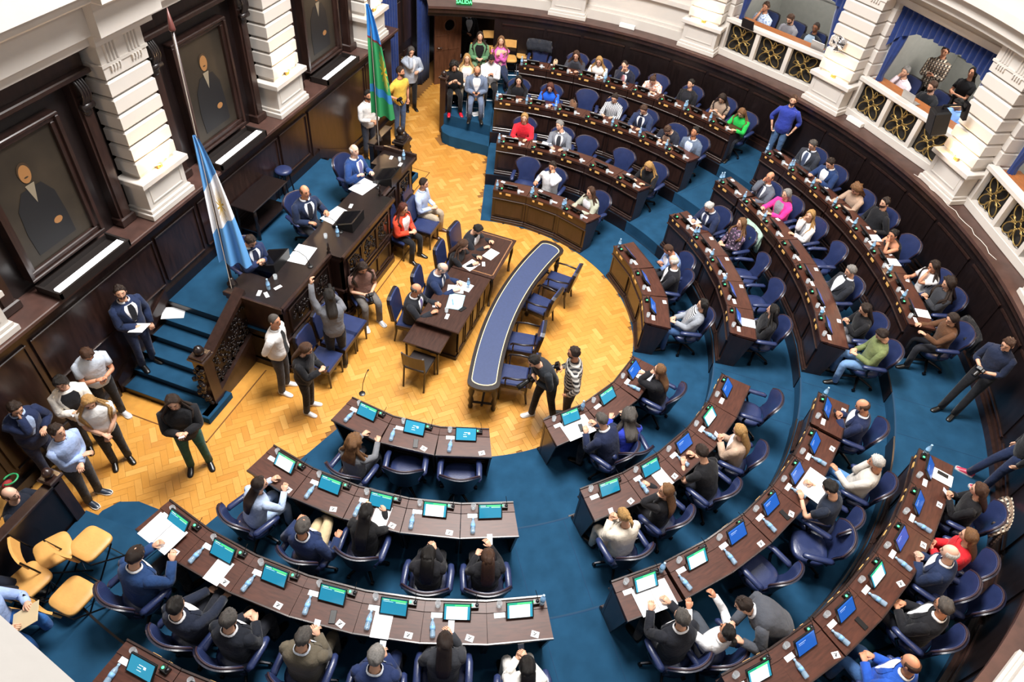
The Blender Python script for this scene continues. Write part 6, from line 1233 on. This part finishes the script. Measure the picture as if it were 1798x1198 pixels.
# ------------------------------------------------------------------ things on the dais and the tables
def put(name, parts, label, cat, u, v, z, rz=0, group=None, rx=0):
    p = at(u, v, z); M = TM((p[0], p[1], z+.001), rz, rx)
    return make(name, parts, label, cat, M, group) if isinstance(parts, list) else single(name, parts, label, cat, M, group)
MIC = [('mic_base', MB().lathe([(.05, 0), (.05, .015), (.02, .025)], 14).mesh('mic_base', BLK)), ('gooseneck', MB().tube([(0, 0, .02), (0, -.05, .2), (0, -.16, .3), (0, -.22, .31)], .006, 6).mesh('gooseneck', METAL, True)), ('mic_head', MB().ball((0, -.235, .31), (.013, .025, .013), 8, 5).mesh('mic_head', BLK, True))]
CONS = [('console_body', MB().add([(-.24, -.2, 0), (.24, -.2, 0), (.24, .2, 0), (-.24, .2, 0), (-.24, -.2, .05), (.24, -.2, .05), (.24, .2, .2), (-.24, .2, .2)], [(3, 2, 1, 0), (4, 5, 6, 7), (0, 1, 5, 4), (1, 2, 6, 5), (2, 3, 7, 6), (3, 0, 4, 7)]).mesh('console_body', BLK)), ('console_screen', MB().add([(-.2, -.16, .069), (.2, -.16, .069), (.2, .16, .189), (-.2, .16, .189)], [(0, 1, 2, 3)]).mesh('console_screen', mat('screen_off', '0b0c10', .08)))]
for u, v, q in ((478, 462, 'the person with phone'), (612, 392, 'the middle person'), (680, 315, 'the far person')): put('desk_console', CONS, 'black sloping console on the dais counter beside '+q, 'console', u, v, CT, .05, 'dais consoles')
for u, v, r, q in ((530, 447, .1, 'near the raised hand'), (590, 379, -.2, 'of the middle person'), (638, 328, -.2, 'of the far person')): put('document', SH['open'], 'open white document on the dais counter '+q, 'paper', u, v, CT, r, 'dais papers')
for u, v, q in ((545, 468, 'near the raised hand'), (598, 408, 'of the middle person'), (664, 330, 'of the far person')): put('gooseneck_microphone', MIC, 'black gooseneck microphone on the counter '+q, 'microphone', u, v, CT, .3, 'dais microphones')
for u, v, q in ((472, 508, 'near end of the dais counter'), (593, 415, 'middle of the dais counter'), (709, 280, 'far end of the dais counter')): put('water_bottle', BOTP, 'water bottle standing at the '+q, 'bottle', u, v, CT, 0, 'dais bottles')
for u, v, q in ((484, 490, 'near end of the dais counter'), (572, 418, 'middle of the dais counter'), (702, 283, 'far end of the dais counter')): put('drinking_glass', GLSM, 'drinking glass at the '+q, 'glass', u, v, CT, 0, 'dais glasses')
for u, v, r, q in ((455, 515, .3, 'nearest the newel'), (488, 505, -.4, 'beside the glass'), (468, 518, .9, 'by the bottle'), (616, 362, .2, 'by the middle person'), (687, 277, .2, 'by the far person'), (703, 289, .1, 'at the far end')): put('note_card', CARDM, 'small white card on the dais counter '+q, 'card', u, v, CT, r, 'dais cards')
p = at(305, 550, .7); single('paper_stack', sheet(.28, .36, 3), 'white papers lying on the upper stair of the dais', 'paper', TM((p[0], p[1], .702), .5))
TD = .772
for u, v, k, r, q in ((765, 535, 'small', .3, 'under the hand of the clerk with purple tie'), (800, 508, 'a4', .3, 'under the hand of the clerk with glasses'), (815, 503, 'a4', -.1, 'before the clerk with glasses'), (862, 447, 'a4', 1.3, 'in front of the clerk in black and white'), (827, 466, 'a4', 1.2, 'in front of the clerk in black')): put('document', SH[k], 'white paper on the clerks table '+q, 'paper', u, v, TD, r, 'papers on the clerks table')
put('folder', MB().box(-.2, .2, -.14, .14, 0, .004).mesh('folder', mat('folder_cyan', '9ccbe0', .7)), 'pale cyan folder lying open on the clerks desk', 'folder', 800, 530, TD, .2)
put('pen', MB().tube([(-.07, 0, .006), (.07, 0, .006)], .005, 6).mesh('pen', mat('pen_blue', '2a6fc0', .4)), 'blue pen on the pale cyan folder', 'pen', 795, 531, TD+.004, .5)
put('water_bottle', BOTP, 'water bottle standing before the clerk with glasses', 'bottle', 822, 505, TD); put('drinking_glass', GLSM, 'drinking glass at the near end of the clerks desk', 'glass', 784, 548, TD); put('drinking_glass', GLSM, 'drinking glass before the clerk with glasses', 'glass', 811, 513, TD)
put('note_card', CARDM, 'white card beside the glass on the clerks desk', 'card', 785, 556, TD, .1); put('note_card', CARDM, 'white card in the middle of the leather-topped table', 'card', 849, 464, TD, .4); put('phone', PHM, 'dark phone on the clerks desk beside the folder', 'phone', 812, 543, TD, 1.2)
put('floor_microphone', MIC, 'gooseneck microphone rising from the front desk nearest the stairs', 'microphone', 636, 692, .8, -PI/2)
# clothes hung on chairs, bags, papers on the platform
def drape(inf_loc, face, z, label, cm, w=.3):
    R = []
    for v in np.linspace(0, 1, 7):
        y = -.30-.07*math.sin(v*PI) if v < .5 else -.36-.05*v; z_ = (.74+.5*v) if v < .5 else (.99-.55*(v-.5)*2*.8); R.append([(x*w*(1+.1*math.sin(v*9+x*5)), y+.05*abs(x)**2-.02*math.sin(x*11), z_) for x in np.linspace(-1, 1, 11)]+[(x*w, y-.03+.05*abs(x)**2, z_+.012) for x in np.linspace(1, -1, 11)])
    tag(obj('jacket', MB().loft(R), cm, None, TM((inf_loc[0], inf_loc[1], z), face-PI/2), smooth=True), label, 'jacket', 'clothes hung on chairs')
for key, lab, c in ((('B', 2, 1), 'pale green jacket hung on the chair of the person in floral blouse', '9db8a8'), (('B', 4, 7), 'black leather jacket hung on the back row aisle chair', '15161a'), (('C', 4, 0), 'plaid shirt hung on the chair beside the red sneakers', 'p_plaid')):
    drape(INFO[key]['loc'], INFO[key]['face'], ZK[key[1]-1], lab, cloth(c), .3)
p = polar(8.4, ANG[('A', 4)][0]); drape(p, math.radians(ANG[('A', 4)][0]+180), .84, 'dark coat draped over the empty back row chair', cloth('22252e'), .32)
def bag(p, rz, label, c, s=1.):
    t = thing('handbag', label, 'bag', TM(tuple(p), rz), 'bags'); R = [ring(np.array([0, 0, z]), np.array([1., 0, 0]), np.array([0, 1., 0]), a*s, b_*s, 14, .7) for z, a, b_ in ((0, .15, .07), (.05*s, .17, .085), (.13*s, .15, .075), (.17*s, .1, .04))]
    obj('bag_body', MB().loft(R), cloth(c), t, smooth=True); tt = np.linspace(0, PI, 9); obj('bag_handle', MB().tube(np.c_[.08*s*np.cos(tt), 0*tt, .16*s+.08*s*np.sin(tt)], .008, 5), BLK, t, smooth=True)
p = at(1006, 185, .56+.85); bag((p[0], p[1], .56+.79), .4, 'brown handbag on the third row desk by the empty chair', '6a4a34'); p = at(975, 112, 1.66); bag((p[0], p[1], 1.64), .2, 'pale handbag on the back row desk before the coat', 'c9a98a', .7)
p = at(838, 200, .56); single('paper_sheet', SH['a4'], 'white sheets fallen on the far platform carpet', 'paper', TM((p[0], p[1], .562), .8)); p = at(824, 150, 1.2); single('paper_sheet', SH['a4'], 'white sheet on the lap of the person with red shoes', 'paper', TM((p[0], p[1], 1.22), .8))
p = at(1192, 288, .84); make('water_bottle', BOTP, 'water bottle standing on the aisle carpet behind the grey-blue suit', 'bottle', TM((p[0], p[1], .56)))
MAN = MB().box(-.12, .12, -.17, .17, 0, .006).mesh('folder', mat('manila', 'd9c6a0', .8)); p = at(45, 1085, 1.4); single('folder', MAN, 'manila folder held by the person in jeans', 'folder', TM((p[0], p[1], 1.4), .7, .5))
p = at(72, 1015, 1.05); SHO = MB(); 
for t, a, b0, b1 in ((0,)*4,): pass
R = [[(x, t, z) for x, z in ((-a, 0), (a, 0), (a*.7, b1), (-a*.7, b1))] for t, a, b1 in ((-.13, .03, .06), (-.09, .038, .1), (-.03, .038, .09), (.05, .043, .06), (.11, .036, .045), (.14, .012, .03))]
# wall equipment: loudspeaker, fan, router boxes
M = facing(8.98, PIL[3]+1.2, 2.4); t = thing('loudspeaker', 'black loudspeaker on a bracket fixed to the pillar', 'loudspeaker', M @ TM((.1, .42, 1.1), -.3, -.25))
obj('cabinet', MB().loft([[(-w, y, z) for z in (0,) for y in ()] for w in ()]) if 0 else MB().box(-.15, .15, -.13, .13, 0, .46, .03), BLK, t); obj('grille', MB().box(-.13, .13, .13, .137, .03, .43), mat('grille', '1c1c20', .7), t)
obj('bracket', MB().tube([(0, -.02, .46), (0, -.02, .52), (-.05, -.3, .52), (-.05, -.36, .4)], .025, 8).box(-.12, .02, -.42, -.36, .25, .55), METAL, t)
M = facing(8.98, PIL[2], 2.4); t = thing('wall_fan', 'small grey wall fan fixed high on the balcony pillar', 'fan', M @ TM((.02, .2, 1.45)))
obj('motor', MB().lathe([(.05, -.12), (.06, -.05), (.05, 0), (.02, .01)], 14, (0, 0, 0), 'y'), CHROME, t, smooth=True); g = MB(); tt = np.linspace(0, 2*PI, 21)
for r_ in (.06, .1, .14, .17): g.tube(np.c_[r_*np.cos(tt), np.full(21, .05+.02*(1-r_/.17)), r_*np.sin(tt)], .004, 4)
for k in range(16): a = k*PI/8; g.tube([(.02*math.cos(a), .075, .02*math.sin(a)), (.17*math.cos(a), .05, .17*math.sin(a)), (.12*math.cos(a), -.03, .12*math.sin(a))], .003, 4)
obj('fan_guard', g, CHROME, t); obj('mount', MB().box(-.04, .04, -.22, -.1, -.05, .05, .01), CHROME, t)
for k in range(4):
    a = k*PI/2; obj('fan_blade', MB().add([(.03*math.cos(a), .02, .03*math.sin(a)), (.14*math.cos(a-.35), .0, .14*math.sin(a-.35)), (.15*math.cos(a+.3), .03, .15*math.sin(a+.3)), (.03*math.cos(a), .026, .03*math.sin(a)), (.14*math.cos(a-.35), .006, .14*math.sin(a-.35)), (.15*math.cos(a+.3), .036, .15*math.sin(a+.3))], [(0, 1, 2), (5, 4, 3), (0, 3, 4, 1), (1, 4, 5, 2), (2, 5, 3, 0)]), METAL, t)
LAP = [('laptop_base', MB().box(-.16, .16, -.11, .11, 0, .016, .004).mesh('laptop_base', mat('laptop_silver', 'b9b6b4', .35, metal=.6))), ('laptop_lid', MB().box(-.16, .16, -.006, .006, 0, .22, .003, TM((0, .11, .012), 0, -.25)).mesh('laptop_lid', MATS['laptop_silver']))]
LAPB = [('laptop_base', MB().box(-.16, .16, -.11, .11, 0, .02, .004).mesh('laptop_base', BLK)), ('laptop_lid', MB().box(-.16, .16, -.006, .006, 0, .2, .003, TM((0, .11, .012), 0, -.25)).mesh('laptop_lid', BLK))]
for u, v, prt, q, fa in ((1318, 42, LAPB, 'black laptop in front of the person in patterned shirt', 332), (1440, 82, LAP, 'silver laptop beside the fan pillar', 330), (1602, 172, LAP, 'silver laptop of the person in black hoodie', 312)):
    p = at(u, v, 2.4+.9); M = TM((p[0], p[1], 2.4+.815), math.radians(fa)-PI/2); make('laptop', prt, q, 'laptop', M, 'laptops on the balconies')
WBX = mat('box_white', 'e8e8e6', .5)
for a, z, q in ((176.5, 2.4, 'white junction box on the ledge at the foot of the plain cream wall'), (137.6, 2.4, 'white router box on the ledge below the second balcony')): single('junction_box', MB().box(-.2, .2, -.05, .05, 0, .1, .01).mesh('junction_box', WBX), q, 'box', facing(9.2, a, z))
CBL = mat('cable_white', 'd9d4cc', .6)
pts = [polar(9.0+.03*math.sin(a*2), a, 2.41) for a in np.linspace(125, 108, 16)]; tag(obj('cable', MB().tube(pts, .006, 5), CBL, smooth=True), 'thin white cable running along the brown ledge below the pillar', 'cable')
p = at(18, 842, 1.15); t = thing('headset', 'green and red headset hanging behind the person in dark sweater at left edge', 'headset', TM(tuple(p))); tt = np.linspace(0, PI*1.6, 14); obj('headband', MB().tube(np.c_[.09*np.cos(tt), .09*np.sin(tt), .02*np.sin(tt)], .012, 6), mat('green_plastic', '2f9a62', .4), t, smooth=True); obj('pouch', MB().ball((.05, -.03, -.06), (.07, .05, .05)), mat('red_cloth', '8a1f26', .8), t, smooth=True)
